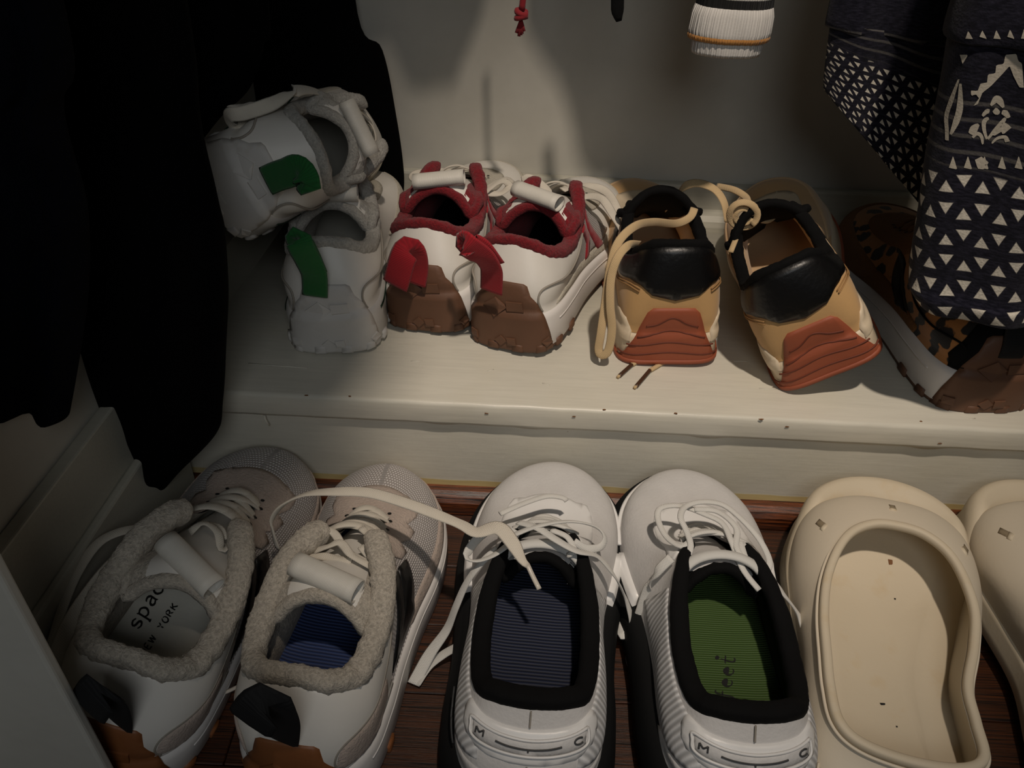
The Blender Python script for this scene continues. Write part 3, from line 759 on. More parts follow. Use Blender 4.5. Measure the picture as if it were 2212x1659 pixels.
ringsleeve('orange_stripe', [(.0058, .0322), (.0062, .0345), (.0088, .0357), (.0100, .0352)], m_orng)
ringsleeve('black_band', [(.029, .031), (.0305, .0325), (.037, .032), (.0372, .0322), (.047, .0318), (.0475, .031)], m_bknit)
ringsleeve('white_stripe', [(.0365, .0322), (.0372, .0327), (.0384, .0327), (.039, .0320)], m_knit, amp=.0003)
ringsleeve('mint_band', [(.047, .031), (.0480, .0325), (.058, .033), (.0585, .032)], m_mint)
ringsleeve('sleeve', [(.058, .032), (.07, .034), (.15, .04), (.3, .05), (.6, .06), (.9, .06)], m_knit)
# drawstrings
def wp(l): return [Wy(*p) for p in l]
rc = root('drawstring', tuple(Wy(1122, 50, .2)), 'red drawstring with a knotted frayed end hanging at the top', 'cord'); o0 = np.array(rc.location)
m_rcord = woven('dark red cord', '8E1420', .0016, .6)
P = resample(cr(wp([(1131, -400, .2), (1131, -120, .2), (1131, -20, .2), (1129, 6, .2), (1127, 22, .2)]), 6), .004)
mk('cord', *sweep(P-o0, .0052, .0046, ns=8, up=(0, 1, 0))[:2], m_rcord, rc)
kn = Wy(1126, 32, .2)-o0; a = np.linspace(0, 4*math.pi, 46)
P = [kn+np.array([.0036*math.cos(t), .0034*math.sin(t), .0030*math.sin(t*.5+.4)]) for t in a]
mk('knot', *sweep(P, .0048, .0044, ns=8, up=(0, 0, 1))[:2], m_rcord, rc)
for dx, dz in ((-.0035, -.010), (-.0012, -.0125), (.0014, -.0105), (.003, -.0085), (-.0022, -.0095), (.0004, -.0115)):
    q = kn+np.array([0, 0, -.004]); mk('frayed_strand', *sweep([q, q+np.array([dx*.5, .0005, dz*.5]), q+np.array([dx, -.0004, dz])], .0026, .002, ns=6, up=(0, 1, 0))[:2], m_rcord, rc)
bc = root('drawstring', tuple(Wy(1335, 40, .16)), 'black flat drawstring end hanging at the top beside the knit cuff', 'cord'); o0 = np.array(bc.location)
P = resample(cr(wp([(1335, -400, .16), (1335, -60, .16), (1334, 0, .16), (1334, 26, .16), (1337, 46, .16)]), 6), .003)
mk('cord', *sweep(P-o0, .0098, .003, ns=8, up=(0, 1, 0), taper=np.clip((np.linspace(len(P), 0, len(P)))*.22+.45, 0, 1))[:2], m_blackf, bc)
# clothes on the rail above: only their hems come near the frame; one shade block is added
LAMP = np.array([.16, -.62, 1.75])
def cast(px, py, Y, Yw=BACK):
    q = Wy(px, py, Yw); t = (Y-LAMP[1])/(q[1]-LAMP[1]); return LAMP+(q-LAMP)*t
def sheet(name, label, pts, Y, m, cat='clothing', th=.012):
    """hanging cloth panel; pts = where its hem's shade lands on the back wall"""
    H = np.array([cast(a, b, Y) for a, b in pts]); H = resample(H, .006); n = len(H); V = []; nz = 10
    for s_ in (0, 1):
        for j in range(nz+1):
            k = j/nz
            for i in range(n):
                z = H[i][2]*(1-k)+1.15*k; y = Y+(th if s_ else 0)+.010*math.sin(H[i][0]*55+k*2)+.006*math.sin(H[i][0]*130)
                V.append((H[i][0], y, z))
    m1 = (nz+1)*n; f = gridf(nz+1, n)+gridf(nz+1, n, False, m1)
    f += [(i, i+1, m1+i+1, m1+i) for i in range(n-1)]+[(j*n, (j+1)*n, m1+(j+1)*n, m1+j*n) for j in range(nz)]+[(j*n+n-1, (j+1)*n+n-1, m1+(j+1)*n+n-1, m1+j*n+n-1) for j in range(nz)]
    c = np.array(H[n//2]); o = mk(name, [np.array(v)-c for v in V], f, m, None, True); o.location = tuple(c)
    return sv(o, label, cat)
m_gry = plain('grey jersey', '6E6C6A', .95); m_dgry = plain('charcoal jersey', '2B2B2D', .95)
sheet('grey_hoodie', 'hem of a grey hoodie hanging above the red drawstring', [(1128, 60), (1150, 120), (1180, 178), (1240, 190), (1262, 290), (1290, 400), (1330, 400), (1345, 250), (1362, 160), (1440, 150), (1460, 60)], .10, m_gry)
sheet('charcoal_sweater', 'hem of a charcoal sweater hanging above the black coat', [(600, 60), (850, 160), (940, 180), (985, 150), (1005, 80), (1045, 10)], .14, m_dgry)
sheet('charcoal_sweater', 'hem of a charcoal sweater hanging above the knit cuff', [(1432, 340), (1440, 430), (1560, 440), (1670, 430), (1690, 380), (1692, 150), (1700, 110)], .08, m_dgry)
def bulk(name, label, c, hw, dp, z0, z1, m):
    V = []; n = 64
    for j in range(14):
        k = j/13; z = z0+(z1-z0)*k
        for i in range(n):
            a = 2*math.pi*i/n; q = 1+.06*math.sin(7*a+k)+.03*math.sin(13*a); ca, sa = math.cos(a), math.sin(a); V.append((hw*q*math.copysign(abs(ca)**.45, ca), dp*q*math.copysign(abs(sa)**.45, sa), z-z0))
    o = mk(name, V, gridf(14, n, True)+[tuple(range(n))], m, None, True); o.location = (c[0], c[1], z0)
    return sv(o, label, 'coat')
bulk('shade_block', 'unseen coat-shaped block added above the left shoes to shade them', (-.205, -.38), .23, .17, 1.05, 1.5, m_coat).rotation_euler = (0, 0, R(-8))  # added out of view to throw soft shade over the left shoes
# ------------------------------------------------------------------ sneakers with a wrapped rubber heel
def tab(s, pts, m, w=.020, th=.0016, up=(0, -1, .25), ups=None, twist=None, label=None):
    o = s.ribbon('pull_tab', [Wy(*p) for p in pts], m, w, th, up=up, rnd=8, ups=ups, twist=twist)
    if label: o['label'] = label
    return o
def mirror(p): return [(NK-a, b) for a, b in p]
def chunky(name, label, loc, rot, c, foot=1, group=None, L=.26, cr_=.0062, sc=(1, 1, 1), keys=None, loop=(0, 0), tdx=0., rows=None, nz=.0010, loopz=.003, wide=1., flatc=1., laces=True, hz=1., tpath=None, htop=.5, hwb=1.6):
    s = Shoe(name, label, loc, [R(a) for a in rot], L=L, foot=foot, group=group, sc=sc, keys=keys, wide=wide, zb=(.036, .024), hz=hz)
    s.upper(c['upper']); s.collar(c['lining'], r=cr_, nz=nz, flat=flatc); s.insole(c['insole'])
    s.sole(c['mid']); s.outsole(c['out'])
    s.lugs(c['out'], [8.1, 8.9, 9.6, 10.4, 11.1, 11.9, 12.7, 7.3])
    s.hc = heel_rubber(s, c['rub'], label=None, top=htop, wb=hwb)
    s.tongue(c['tongue'], c['lining'], dx=tdx, path=tpath)
    s.lp = s.roll(m_tube, (tdx*.9, (.34 if tpath else .31)*L, .102+loopz), yaw=R(loop[0]), tilt=R(loop[1]))
    rr = rows or ((1.2, .97), (2.2, .965), (3.0, .96), (3.7, .955), (4.3, .95))
    eyelets(s, m_print)
    if laces: s.laces(c['lace'], rows=rr, wd=.0078, th=.002)
    s.line('stitching', SEAM, c['seam'], .0009, .0009)
    if c.get('line'):
        s.line('foam_line', [[(k, -.16) for k in np.linspace(0.2, 8.1, 14)], [(k, -.16) for k in np.linspace(11.9, 19.8, 14)]], c['line'], .0011, .0004)
    else:
        s.line('foam_line', [[(k, -.30) for k in np.linspace(0.2, 8.0, 14)], [(k, -.30) for k in np.linspace(12.0, 19.8, 14)]], c['mid'], .0008, .0003)
    return s
m_seam = plain('seam shade', '9C958A', .8)
m_seamr = plain('gum seam', '8E7A64', .8)
cS = dict(upper=m_leather, lining=m_greyfur, insole=m_whitein, mid=m_rubwhite, out=m_rubwhite, rub=m_rubwhite, tongue=m_leather, lace=m_lace, seam=m_seam, line=m_dgreen)
cR = dict(upper=m_leather, lining=m_redfur, insole=m_blackf, mid=m_mid, out=m_gumdark, rub=m_gumdark, tongue=m_leather, lace=m_lace, seam=m_seam)
cF = dict(upper=m_mesh, lining=m_cream, insole=m_whitein, mid=m_mid, out=m_gum, rub=m_gum, tongue=m_leather, lace=m_lace, seam=m_seam)
cL = dict(upper=m_leo, lining=m_blackf, insole=m_blackf, mid=m_mid, out=m_gumdark, rub=m_gumdark, tongue=m_blackf, lace=m_orange, seam=m_blackf)

def clothe_white(s):
    """toe cap, eyestay and quarter overlays for the leather sneakers"""
    s.patch('toe_overlay', [(-4.4, .0), (-4.0, .26), (-2.5, .36), (-1, .30), (0, .28), (1, .30), (2.5, .36), (4.0, .26), (4.4, .0)], m_suedec, .0013, rnd=2)
    e = [(0, .72), (1.2, .70), (2.4, .66), (3.6, .64), (4.6, .66), (5.0, .80), (4.9, .965), (4.2, .985), (3, .985), (1.5, .985), (0, .985)]
    s.patch('eyestay', [(-a, b) for a, b in e[::-1][:-1]]+e, m_suedec, .0014)

# --- pair with green pull tabs
s1 = chunky('sneaker', 'white leather sneaker with green heel tab standing upright at the left end of the step', (-.152, .058, STEP+.002), (0, -2, 5), cS, foot=-1, group='white sneakers with green heel tabs', loop=(2, 0), tdx=.0)
clothe_white(s1); s1.pile(m_greyfur, 4000, .0014, .0003)
y0 = .052
tab(s1, [(680, 640, y0-.002), (680, 612, y0-.003), (677, 588, y0-.006), (664, 560, y0-.010), (652, 538, y0-.013), (645, 519, y0-.013), (647, 521, y0-.006), (664, 555, y0-.003), (680, 592, y0+.001)], m_green, .0205)
s2 = chunky('sneaker', 'white sneaker with green heel tab lying tipped on its side on top of its mate', tuple(Wy(455, 425, .080)), eul(-10, -12, 61), cS, foot=1, group='white sneakers with green heel tabs', loop=(0, 0), tdx=.0)
clothe_white(s2); s2.pile(m_greyfur, 4000, .0014, .0003)
P2 = lambda l: [s2.loc([Wy(*p)])[0] for p in l]
tab(s2, [(574, 392, .058), (596, 382, .053), (620, 374, .048), (640, 366, .044), (654, 374, .040), (664, 398, .038), (652, 378, .046), (636, 372, .052)], m_green, .0215, up=(0, -1, 0))
s2.ribbon('lace_loop', [Wy(720, 224, .20), Wy(690, 200, .17), Wy(640, 195, .135), (Wy(585, 225, .11)), Wy(525, 245, .10), Wy(497, 248, .10), Wy(494, 258, .105), Wy(510, 273, .11), Wy(560, 262, .12), Wy(600, 245, .14)], m_lace, .011, .0018, up=(0, 1, .3))
s2.ribbon('lace_end', [Wy(560, 232, .13), Wy(535, 228, .13), Wy(512, 232, .13), Wy(480, 224, .125), Wy(453, 220, .12)], m_lace, .004, .003, taper=[3, 3, 1.6, .9, .9, .9])

# --- pair with red linings
kR = {}
r1 = chunky('sneaker', 'white sneaker with plush red lining, its red heel tab folded down', (-.079, .096, STEP+.0032), (0, -4, -10), cR, foot=-1, group='white sneakers with red lining', loop=(10, 5), cr_=.0060, tdx=-.002)
r2 = chunky('sneaker', 'white sneaker with plush red lining, its red heel tab twisted up to the left', (-.005, .073, STEP+.0035), (0, -5, -20), cR, foot=1, group='white sneakers with red lining', loop=(-14, -6), cr_=.0060, tdx=0)
for s in (r1, r2):
    clothe_white(s); s.pile(m_redfur, 5000, .0013, .0003)
    q = [(7.6, .50), (7.0, .56), (6.2, .74), (5.6, .80), (4.7, .70), (4.1, .30), (4.6, .14), (6.0, .12), (6.8, .20)]
    for pp in (q, mirror(q)): s.patch('mesh_panel', pp, m_meshr, .0010, rnd=0)
    for pp in ([(6.35, .80), (6.05, .86), (5.35, .40), (5.5, .14), (5.8, .12), (5.75, .40)], [(5.5, .82), (5.25, .84), (4.75, .52), (5.45, .12), (5.2, .10), (4.5, .50)][:0]):
        if pp:
            for p3 in (pp, mirror(pp)): s.patch('side_stripe', p3, m_redp, .0022)
    for pp in ([(5.65, .84), (5.30, .84), (5.15, .55), (4.60, .12), (4.95, .10), (5.45, .52)],):
        for p3 in (pp, mirror(pp)): s.patch('side_stripe', p3, m_redp, .0024)
    for pp in ([(8.0, .02), (7.6, .14), (6.6, .20), (5.6, .16), (4.4, .12), (4.0, .0)],):
        for p3 in (pp, mirror(pp)): s.patch('suede_band', p3, m_suedec, .0016)
y0 = .088
tab(r1, [(893, 612, y0), (898, 575, y0-.002), (893, 545, y0-.007), (880, 540, y0-.013), (869, 560, y0-.018), (858, 600, y0-.020), (853, 617, y0-.019)], m_red, .0225, up=(0, -1, .3))
y0 = .062
tab(r2, [(1061, 630, y0), (1062, 600, y0-.003), (1060, 580, y0-.006), (1046, 558, y0-.012), (1022, 540, y0-.017), (1004, 528, y0-.019), (1010, 526, y0-.010), (1040, 540, y0-.005), (1066, 572, y0+.002)], m_red, .020, up=(0, -1, .3))
# bows at the back of the step
for s, pts in ((r1, [(960, 405, .20), (930, 395, .22), (893, 385, .24), (900, 375, .25), (950, 370, .26), (1010, 372, .26), (1040, 390, .24)]),
               (r1, [(1020, 440, .20), (1060, 405, .21), (1085, 392, .22), (1100, 402, .22), (1080, 418, .21), (1050, 412, .21), (1090, 385, .23), (1110, 395, .23)]),
               (r2, [(1150, 420, .18), (1140, 395, .20), (1135, 383, .21), (1160, 392, .21), (1185, 415, .20), (1165, 428, .19)]),
               (r2, [(1180, 420, .17), (1230, 440, .17), (1265, 425, .18), (1300, 430, .19), (1325, 465, .18), (1345, 500, .17), (1340, 520, .16)]),
               (r2, [(1215, 410, .19), (1260, 400, .21), (1310, 415, .21), (1338, 460, .20), (1352, 490, .18)])):
    s.ribbon('lace_loop', [Wy(*p) for p in pts], m_lace, .008, .0016, up=(0, -.6, 1), twist=[0, .5, -.4, .3, .8])

# --- plush lined pair on the floor
kF = {'top': [(0, .72, .066), (.03, .715, .066), (.045, .69, .069), (.052, .63, .076), (.062, .56, .088), (.090, .49, .104), (.132, .40, .101), (.147, .28, .089), (.134, .165, .086), (.084, .112, .093), (0, .102, .097)],
      'base': [(0, 1.0), (.095, .965), (.165, .885), (.192, .77), (.186, .64), (.165, .50), (.158, .36), (.160, .22), (.148, .10), (.092, .022), (0, .005)],
      'c2': [(.028, -.006), (.026, -.006), (.020, -.006), (.013, -.008), (.010, -.012), (.006, -.02), (.006, -.018), (.006, -.018), (.012, -.02), (.018, -.022), (.018, -.024)]}
tpF = [(.72, .062), (.63, .073), (.54, .085), (.46, .096), (.40, .105), (.34, .111), (.30, .110)]
def dress_f(s):
    heel = [(6.6, .0), (6.4, .30), (6.7, .62), (6.3, .97), (7.2, .99), (8.5, .99), (10, .99), (11.5, .99), (12.8, .99), (13.7, .97), (13.3, .62), (13.6, .30), (13.4, 0), (12, .0), (10, 0), (8, 0)]
    s.patch('heel_overlay', heel, m_leather, .0013)
    for pp in ([(8.7, .03), (8.9, .22), (8.8, .42), (8.2, .52), (7.5, .56), (7.1, .40), (7.0, .03)],):
        for p3 in (pp, mirror(pp)): s.patch('suede_panel', p3, m_suede, .0023, rnd=3)
    s.patch('toe_overlay', [(-5.2, .0), (-4.6, .17), (-3, .20), (-1.5, .15), (0, .13), (1.5, .15), (3, .20), (4.6, .17), (5.2, .0)], m_suede, .0014, rnd=2)
    e = [(0, .66), (.9, .66), (1.5, .62), (1.9, .56), (2.3, .60), (2.5, .70), (2.9, .58), (3.3, .60), (3.5, .70), (3.9, .58), (4.3, .60), (4.5, .70), (5.0, .62), (5.6, .66), (5.9, .82), (5.4, .965), (4.2, .985), (3, .985), (1.5, .985), (0, .985)]
    s.patch('eyestay', [(-a, b) for a, b in e[::-1][:-1]]+e, m_suede, .0016)
    for pp in ([(4.9, .60), (5.6, .66), (6.5, .10), (5.9, .06), (5.5, .26)], [(4.2, .56), (4.8, .60), (5.35, .36), (5.9, .30), (6.3, .06), (5.0, .06), (4.9, .2)]):
        for p3 in (pp, mirror(pp)): s.patch('side_stripe', p3, m_blackl, .0022)
g = 'white sneakers with plush cream lining'
f1 = chunky('sneaker', 'off white plush-lined sneaker with pale printed insole beside the left wall', (-.240, -.262, .010), (0, 15, -7), cF, foot=-1, group=g, cr_=.0082, nz=.0014, keys=kF, loop=(-26, -3), tdx=.006, loopz=.010, L=.262, wide=1.0, tpath=tpF)
cF2 = dict(cF); cF2['insole'] = m_navyin
f2 = chunky('sneaker', 'off white plush-lined sneaker with blue ribbed insole and a long lace thrown to the right', (-.121, -.266, 0), (0, 0, -7), cF2, foot=1, group=g, cr_=.0082, nz=.0014, keys=kF, loop=(-14, -5), tdx=.0, loopz=.010, L=.258, wide=1.0, tpath=tpF)
for s in (f1, f2): dress_f(s); s.pile(m_cream, 9000)
y0 = -.262
tab(f2, [(600, 1600, y0+.004), (602, 1575, y0-.002), (600, 1545, y0-.008), (585, 1520, y0-.016), (560, 1535, y0-.022), (540, 1562, y0-.022)], m_black, .026, th=.003, up=(0, -1, .5))
y0 = -.262
tab(f1, [(250, 1580, y0+.012), (250, 1555, y0+.004), (246, 1525, y0-.002), (232, 1495, y0-.010), (212, 1500, y0-.016), (190, 1530, y0-.016)], m_black, .024, th=.003, up=(-.2, -1, .5))
# laces of the plush pair
def ribw(s, name, pts, m, w, th, **k): return s.ribbon(name, [Wz(*p) for p in pts], m, w, th, **k)
ribw(f2, 'lace_end', [(600, 1185, .085), (590, 1150, .10), (588, 1122, .11), (610, 1092, .12), (660, 1068, .125), (730, 1062, .125), (800, 1065, .125), (880, 1088, .122), (960, 1118, .118), (1000, 1135, .115), (1030, 1150, .112), (1075, 1140, .115), (1105, 1170, .113), (1128, 1210, .108), (1140, 1222, .106)], m_lace, .0088, .0018, up=(0, -.1, 1), twist=[1.2, 1.3, 1.2, .8, .3, .1, 0, 0, 0, 0, .2, .3, 0, 0, 0], taper=[.7, .7, .7, .8, .9, 1, 1, 1, 1, 1, 1, 1.3, 1.3, 1.15, .5])
ribw(f2, 'lace_tip', [(1139, 1219, .106), (1150, 1243, .103), (1165, 1273, .100)], m_aglet, .0034, .0026)
for pts in ([(780, 1140, .10), (800, 1160, .10), (815, 1180, .10), (805, 1205, .098), (780, 1180, .10)],
            [(660, 1150, .10), (690, 1140, .105), (720, 1150, .105), (745, 1185, .103), (790, 1215, .10)],
            [(680, 1190, .10), (710, 1180, .105), (735, 1172, .106), (760, 1200, .105), (800, 1222, .10)],
            [(640, 1200, .10), (700, 1202, .10), (760, 1212, .10)]):
    ribw(f2, 'lace_loop', pts, m_lace, .0058, .0018, twist=[0, .5, -.3, .4, 0])
ribw(f1, 'lace_end', [(410, 1150, .105), (440, 1130, .11), (470, 1150, .108), (480, 1190, .10), (505, 1170, .10), (520, 1200, .095)], m_lace, .006, .0018, twist=[0, .6, .2, .8, .3])
ribw(f1, 'lace_end', [(340, 1165, .105), (290, 1190, .10), (240, 1225, .10), (180, 1300, .095), (140, 1370, .09), (118, 1430, .085), (104, 1465, .08)], m_lace, .0100, .0018, twist=[.6, .4, .2, .2, .2])
ribw(f1, 'lace_end', [(106, 1440, .080), (118, 1370, .085), (140, 1300, .088), (168, 1235, .092), (210, 1175, .096), (262, 1148, .10), (330, 1139, .105)], m_lace, .0080, .0018, twist=[.3, .6, .5, .3, .1, 0])
ribw(f1, 'lace_tip', [(328, 1139, .105), (352, 1139, .105), (378, 1139, .105)], m_aglet, .0038, .003)
ribw(f1, 'lace_loop', [(450, 1130, .10), (478, 1140, .103), (490, 1165, .10)], m_lace, .003, .002)
ribw(f2, 'lace_tip', [(484, 1497, .02), (500, 1490, .022), (520, 1480, .024)], m_aglet, .0026, .002)

# --- leopard pair
gl = 'leopard print sneakers'
def dress_l(s):
    s.patch('toe_overlay', [(-5, .0), (-4.4, .30), (-2.5, .42), (0, .36), (2.5, .42), (4.4, .30), (5, .0)], m_orange, .0014, rnd=2)
    s.patch('toe_overlay', [(13.0, .0), (13.0, .12), (13.9, .22), (15.2, .26), (15.6, 0)], m_orange, .0018)
    s.patch('heel_overlay', [(9.1, .0), (9.0, .5), (9.2, .98), (10, .985), (10.8, .98), (11.2, .5), (11.6, .2), (11.5, .0)], m_blackf, .0014)
    e = [(0, .66), (1.9, .62), (3.6, .62), (5.2, .62), (5.7, .82), (5.3, .965), (4.2, .985), (3, .985), (1.5, .985), (0, .985)]
    s.patch('eyestay', [(-a, b) for a, b in e[::-1][:-1]]+e, m_orange, .0016)
    for pp in ([(5.0, .60), (5.7, .66), (6.6, .10), (5.9, .06), (5.5, .26)],):
        for p3 in (pp, mirror(pp)): s.patch('side_stripe', p3, m_blackl, .0022)
l1 = chunky('sneaker', 'leopard print sneaker with brown rubber heel under the large printed garment', (.386, .022, STEP), (0, 0, 4), cL, foot=-1, group=gl, htop=.62, hwb=1.5, L=.275, wide=1.06)
dress_l(l1)
l2 = chunky('sneaker', 'sliver of the second leopard print sneaker at the right edge of the step', (.484, .036, STEP), (0, 0, 0), cL, foot=1, group=gl, htop=.62, hwb=1.5, L=.275, wide=1.06, laces=False)
dress_l(l2)
for s, px in ((l1, 2110), (l2, 2330)): s.ribbon('pull_tab', [s.P([10], [.30], .0022)[0], s.P([10], [.5], .004)[0], s.P([10], [.75], .005)[0], s.P([10], [1.], .008)[0]+np.array([0, 0, .012])], m_black, .020, .0022, up=(0, -1, .2), local=True)

# --- tan and black pair
kB = {'top': [(0, .70, .060), (.03, .695, .060), (.045, .67, .063), (.055, .61, .070), (.07, .54, .080), (.10, .46, .088), (.125, .36, .082), (.132, .24, .076), (.122, .12, .088), (.082, .045, .104), (0, .022, .108)],
      'base': [(0, 1.0), (.095, .965), (.16, .885), (.185, .77), (.178, .64), (.155, .50), (.145, .36), (.150, .22), (.150, .075), (.122, .006), (0, -.002)],
      'c2': [(.028, -.006), (.026, -.006), (.020, -.006), (.013, -.008), (.010, -.012), (.006, -.02), (.006, -.018), (.008, -.018), (.012, -.024), (.012, -.03), (.010, -.032)]}
def tanshoe(label, loc, rot, foot):
    s = Shoe('sneaker', label, loc, [R(a) for a in rot], L=.262, foot=foot, keys=kB, zb=(.030, .022), flare=.003, group='tan sneakers with black collars', spring=.018)
    s.upper(m_tan); s.collar(m_blackf, r=.0052, nz=.0006, a=4.9, mi=m_tanl); s.insole(m_tanl); s.sole(m_beige)
    s.outsole(m_rust, th=.005, o=.003)
    # high foam sidewall rising at the back corners
    for pp in ([(6.0, .0), (7.2, .10), (8.1, .24), (8.7, .20), (9.0, .02), (9.0, -.3), (6, -.3)],):
        for p3 in (pp, mirror(pp)): s.patch('foam_corner', p3, m_beige, .0016, rnd=0)
    hc = s.patch('heel_counter', [(8.0, -1.0), (8.5, -.90), (8.85, -.62), (9.08, -.2), (9.22, .1), (9.34, .32), (9.46, .38), (10.54, .38), (10.66, .32), (10.78, .1), (10.92, -.2), (11.15, -.62), (11.5, -.90), (12.0, -1.0)], m_rust, .0022)
    dk = plain('rust groove', '6E3320', .7)
    for k, v in enumerate((.20, .0, -.28, -.62)):
        w = .62+.13*k+.05*k*k
        s.line('wave_groove', [[(10-w, v-.07), (10-w*.55, v-.02), (10-w*.2, v+.05), (10+w*.15, v+.06), (10+w*.6, v-.03), (10+w, v-.06)]], dk, .0007, .0021, parent=hc)
    pad = [(7.5, .99), (7.3, .80), (7.7, .70), (8.6, .69), (9.0, .64), (9.35, .54), (10, .48), (10.65, .54), (11.0, .64), (11.4, .69), (12.3, .70), (12.7, .80), (12.5, .99)]
    s.patch('collar_pad', pad, m_blackl, .0024)
    for pp in ([(7.35, .82), (7.1, .99), (5.9, .99), (5.1, .96), (5.0, .90), (5.8, .86), (6.6, .84)],):
        for p3 in (pp, mirror(pp)): s.patch('collar_trim', p3, m_blackf, .0020)
    for pp in ([(7.4, .80), (6.6, .82), (5.6, .84), (5.0, .86), (4.6, .66), (5.6, .60), (6.8, .60), (7.8, .66), (8.3, .69)],):
        for p3 in (pp, mirror(pp)): s.patch('quarter_panel', p3, m_beige, .0012)
    st_ = [(9.0, .60), (8.6, .645), (8.0, .645), (7.3, .60), (6.4, .57), (5.2, .56)]
    st2 = [(a, b-.03) for a, b in st_]
    s.line('stitching', [st_, st2, mirror(st_), mirror(st2)], plain('tan thread', 'A67F50', .8), .0006, .0012)
    s.patch('toe_overlay', [(-4.4, .0), (-4.0, .26), (-2.5, .36), (-1, .30), (0, .28), (1, .30), (2.5, .36), (4.0, .26), (4.4, .0)], m_tanl, .0013, rnd=2)
    e = [(0, .66), (1.9, .62), (3.6, .62), (4.9, .66), (5.1, .82), (4.9, .965), (4.2, .985), (3, .985), (1.5, .985), (0, .985)]
    s.patch('eyestay', [(-a, b) for a, b in e[::-1][:-1]]+e, m_beige, .0016)
    for pp in ([(4.6, .60), (5.3, .64), (6.3, .10), (5.7, .06), (5.3, .26)],):
        for p3 in (pp, mirror(pp)): s.patch('side_stripe', p3, m_blackl, .0022)
    s.tongue(m_beige, m_blackf, path=[(.70, .056), (.62, .068), (.54, .080), (.48, .092), (.45, .102), (.44, .108)], thick=.005)
    s.laces(m_lacet, wd=.006, rows=((1.2, .97), (2.2, .965), (3.0, .96), (3.7, .955), (4.4, .95)))
    return s
b1 = tanshoe('tan sneaker with black heel pad standing level, lace drooping from its left side', (.132, .064, STEP+.0022), (0, -3, 1), 1)
b2 = tanshoe('tan sneaker with black heel pad rolled onto its left edge and leaning on its mate', (.258, .030, STEP+.023), (0, -34, -2), -1)
def ribz(s, name, pts, m, w, th, **k): return s.ribbon(name, [Wy(*p) for p in pts], m, w, th, **k)
ribz(b1, 'lace_loop', [(1500, 450, .16), (1490, 470, .15), (1460, 483, .14), (1410, 480, .12), (1370, 490, .10), (1335, 525, .085), (1318, 580, .075), (1308, 650, .068), (1298, 720, .058), (1293, 757, .055), (1302, 768, .052), (1315, 755, .052), (1322, 710, .055), (1318, 660, .060), (1320, 600, .068), (1335, 555, .075), (1358, 530, .085), (1380, 528, .10)], m_lacet, .0072, .0016, up=(-.25, -1, .3), twist=[0]*8)
ribz(b1, 'lace_loop', [(1440, 452, .20), (1460, 425, .19), (1480, 402, .18), (1510, 396, .18), (1545, 410, .18), (1565, 440, .17), (1570, 480, .16)], m_lacet, .0085, .0016, up=(0, -.7, 1), twist=[.8, .4, 0, 0, .3, .8])
for a, b in (((1390, 782, .062), (1338, 812, .047)), ):
    pass
for (xa, ya), (xb, yb) in (((1365, 788), (1338, 812)), ((1404, 800), (1374, 835))):
    b1.ribbon('lace_tip', [Wz(xa, ya, STEP+.002), Wz((xa+xb)/2, (ya+yb)/2, STEP+.002), Wz(xb, yb, STEP+.002)], m_agletb, .0034, .0030)
    b1.ribbon('lace_end', [Wz(xa+30, ya-18, STEP+.002), Wz(xa+14, ya-8, STEP+.002), Wz(xa, ya, STEP+.002)], m_lacet, .0040, .0028)
    b1.ribbon('lace_core', [Wz(xb+2, yb-2, STEP+.002), Wz(xb-4, yb+3, STEP+.002)], m_lacet, .0026, .0024)
cq = [(1548, 402, .20), (1585, 410, .18), (1610, 425, .165)]+[(1606+30*math.cos(a), 464-27*math.sin(a), .148-.004*k/8) for k, a in enumerate(np.linspace(1.2, -7.2, 18))]
ribz(b2, 'lace_loop', cq, m_lacet, .0062, .0020, up=(0, -.8, 1))
ribz(b2, 'lace_loop', [(1606+18*math.cos(a), 466-16*math.sin(a), .143) for a in np.linspace(0, 6, 12)], m_lacet, .0056, .0020, up=(0, -.8, 1))
ribz(b2, 'lace_loop', [(1630, 470, .16), (1655, 478, .16), (1672, 468, .17), (1660, 455, .18), (1640, 458, .17), (1650, 470, .16)], m_lacet, .005, .002, up=(0, -.7, 1))
ribz(b2, 'lace_loop', [(1600, 492, .150), (1588, 520, .135), (1578, 545, .125)], m_lacet, .005, .002, up=(0, -.7, 1))
decal('size_label', [(1678, 548), (1704, 533), (1722, 536), (1729, 548), (1712, 550), (1690, 552)], b2.root.children[1], m_lacew, b2.root, .0006) if False else None
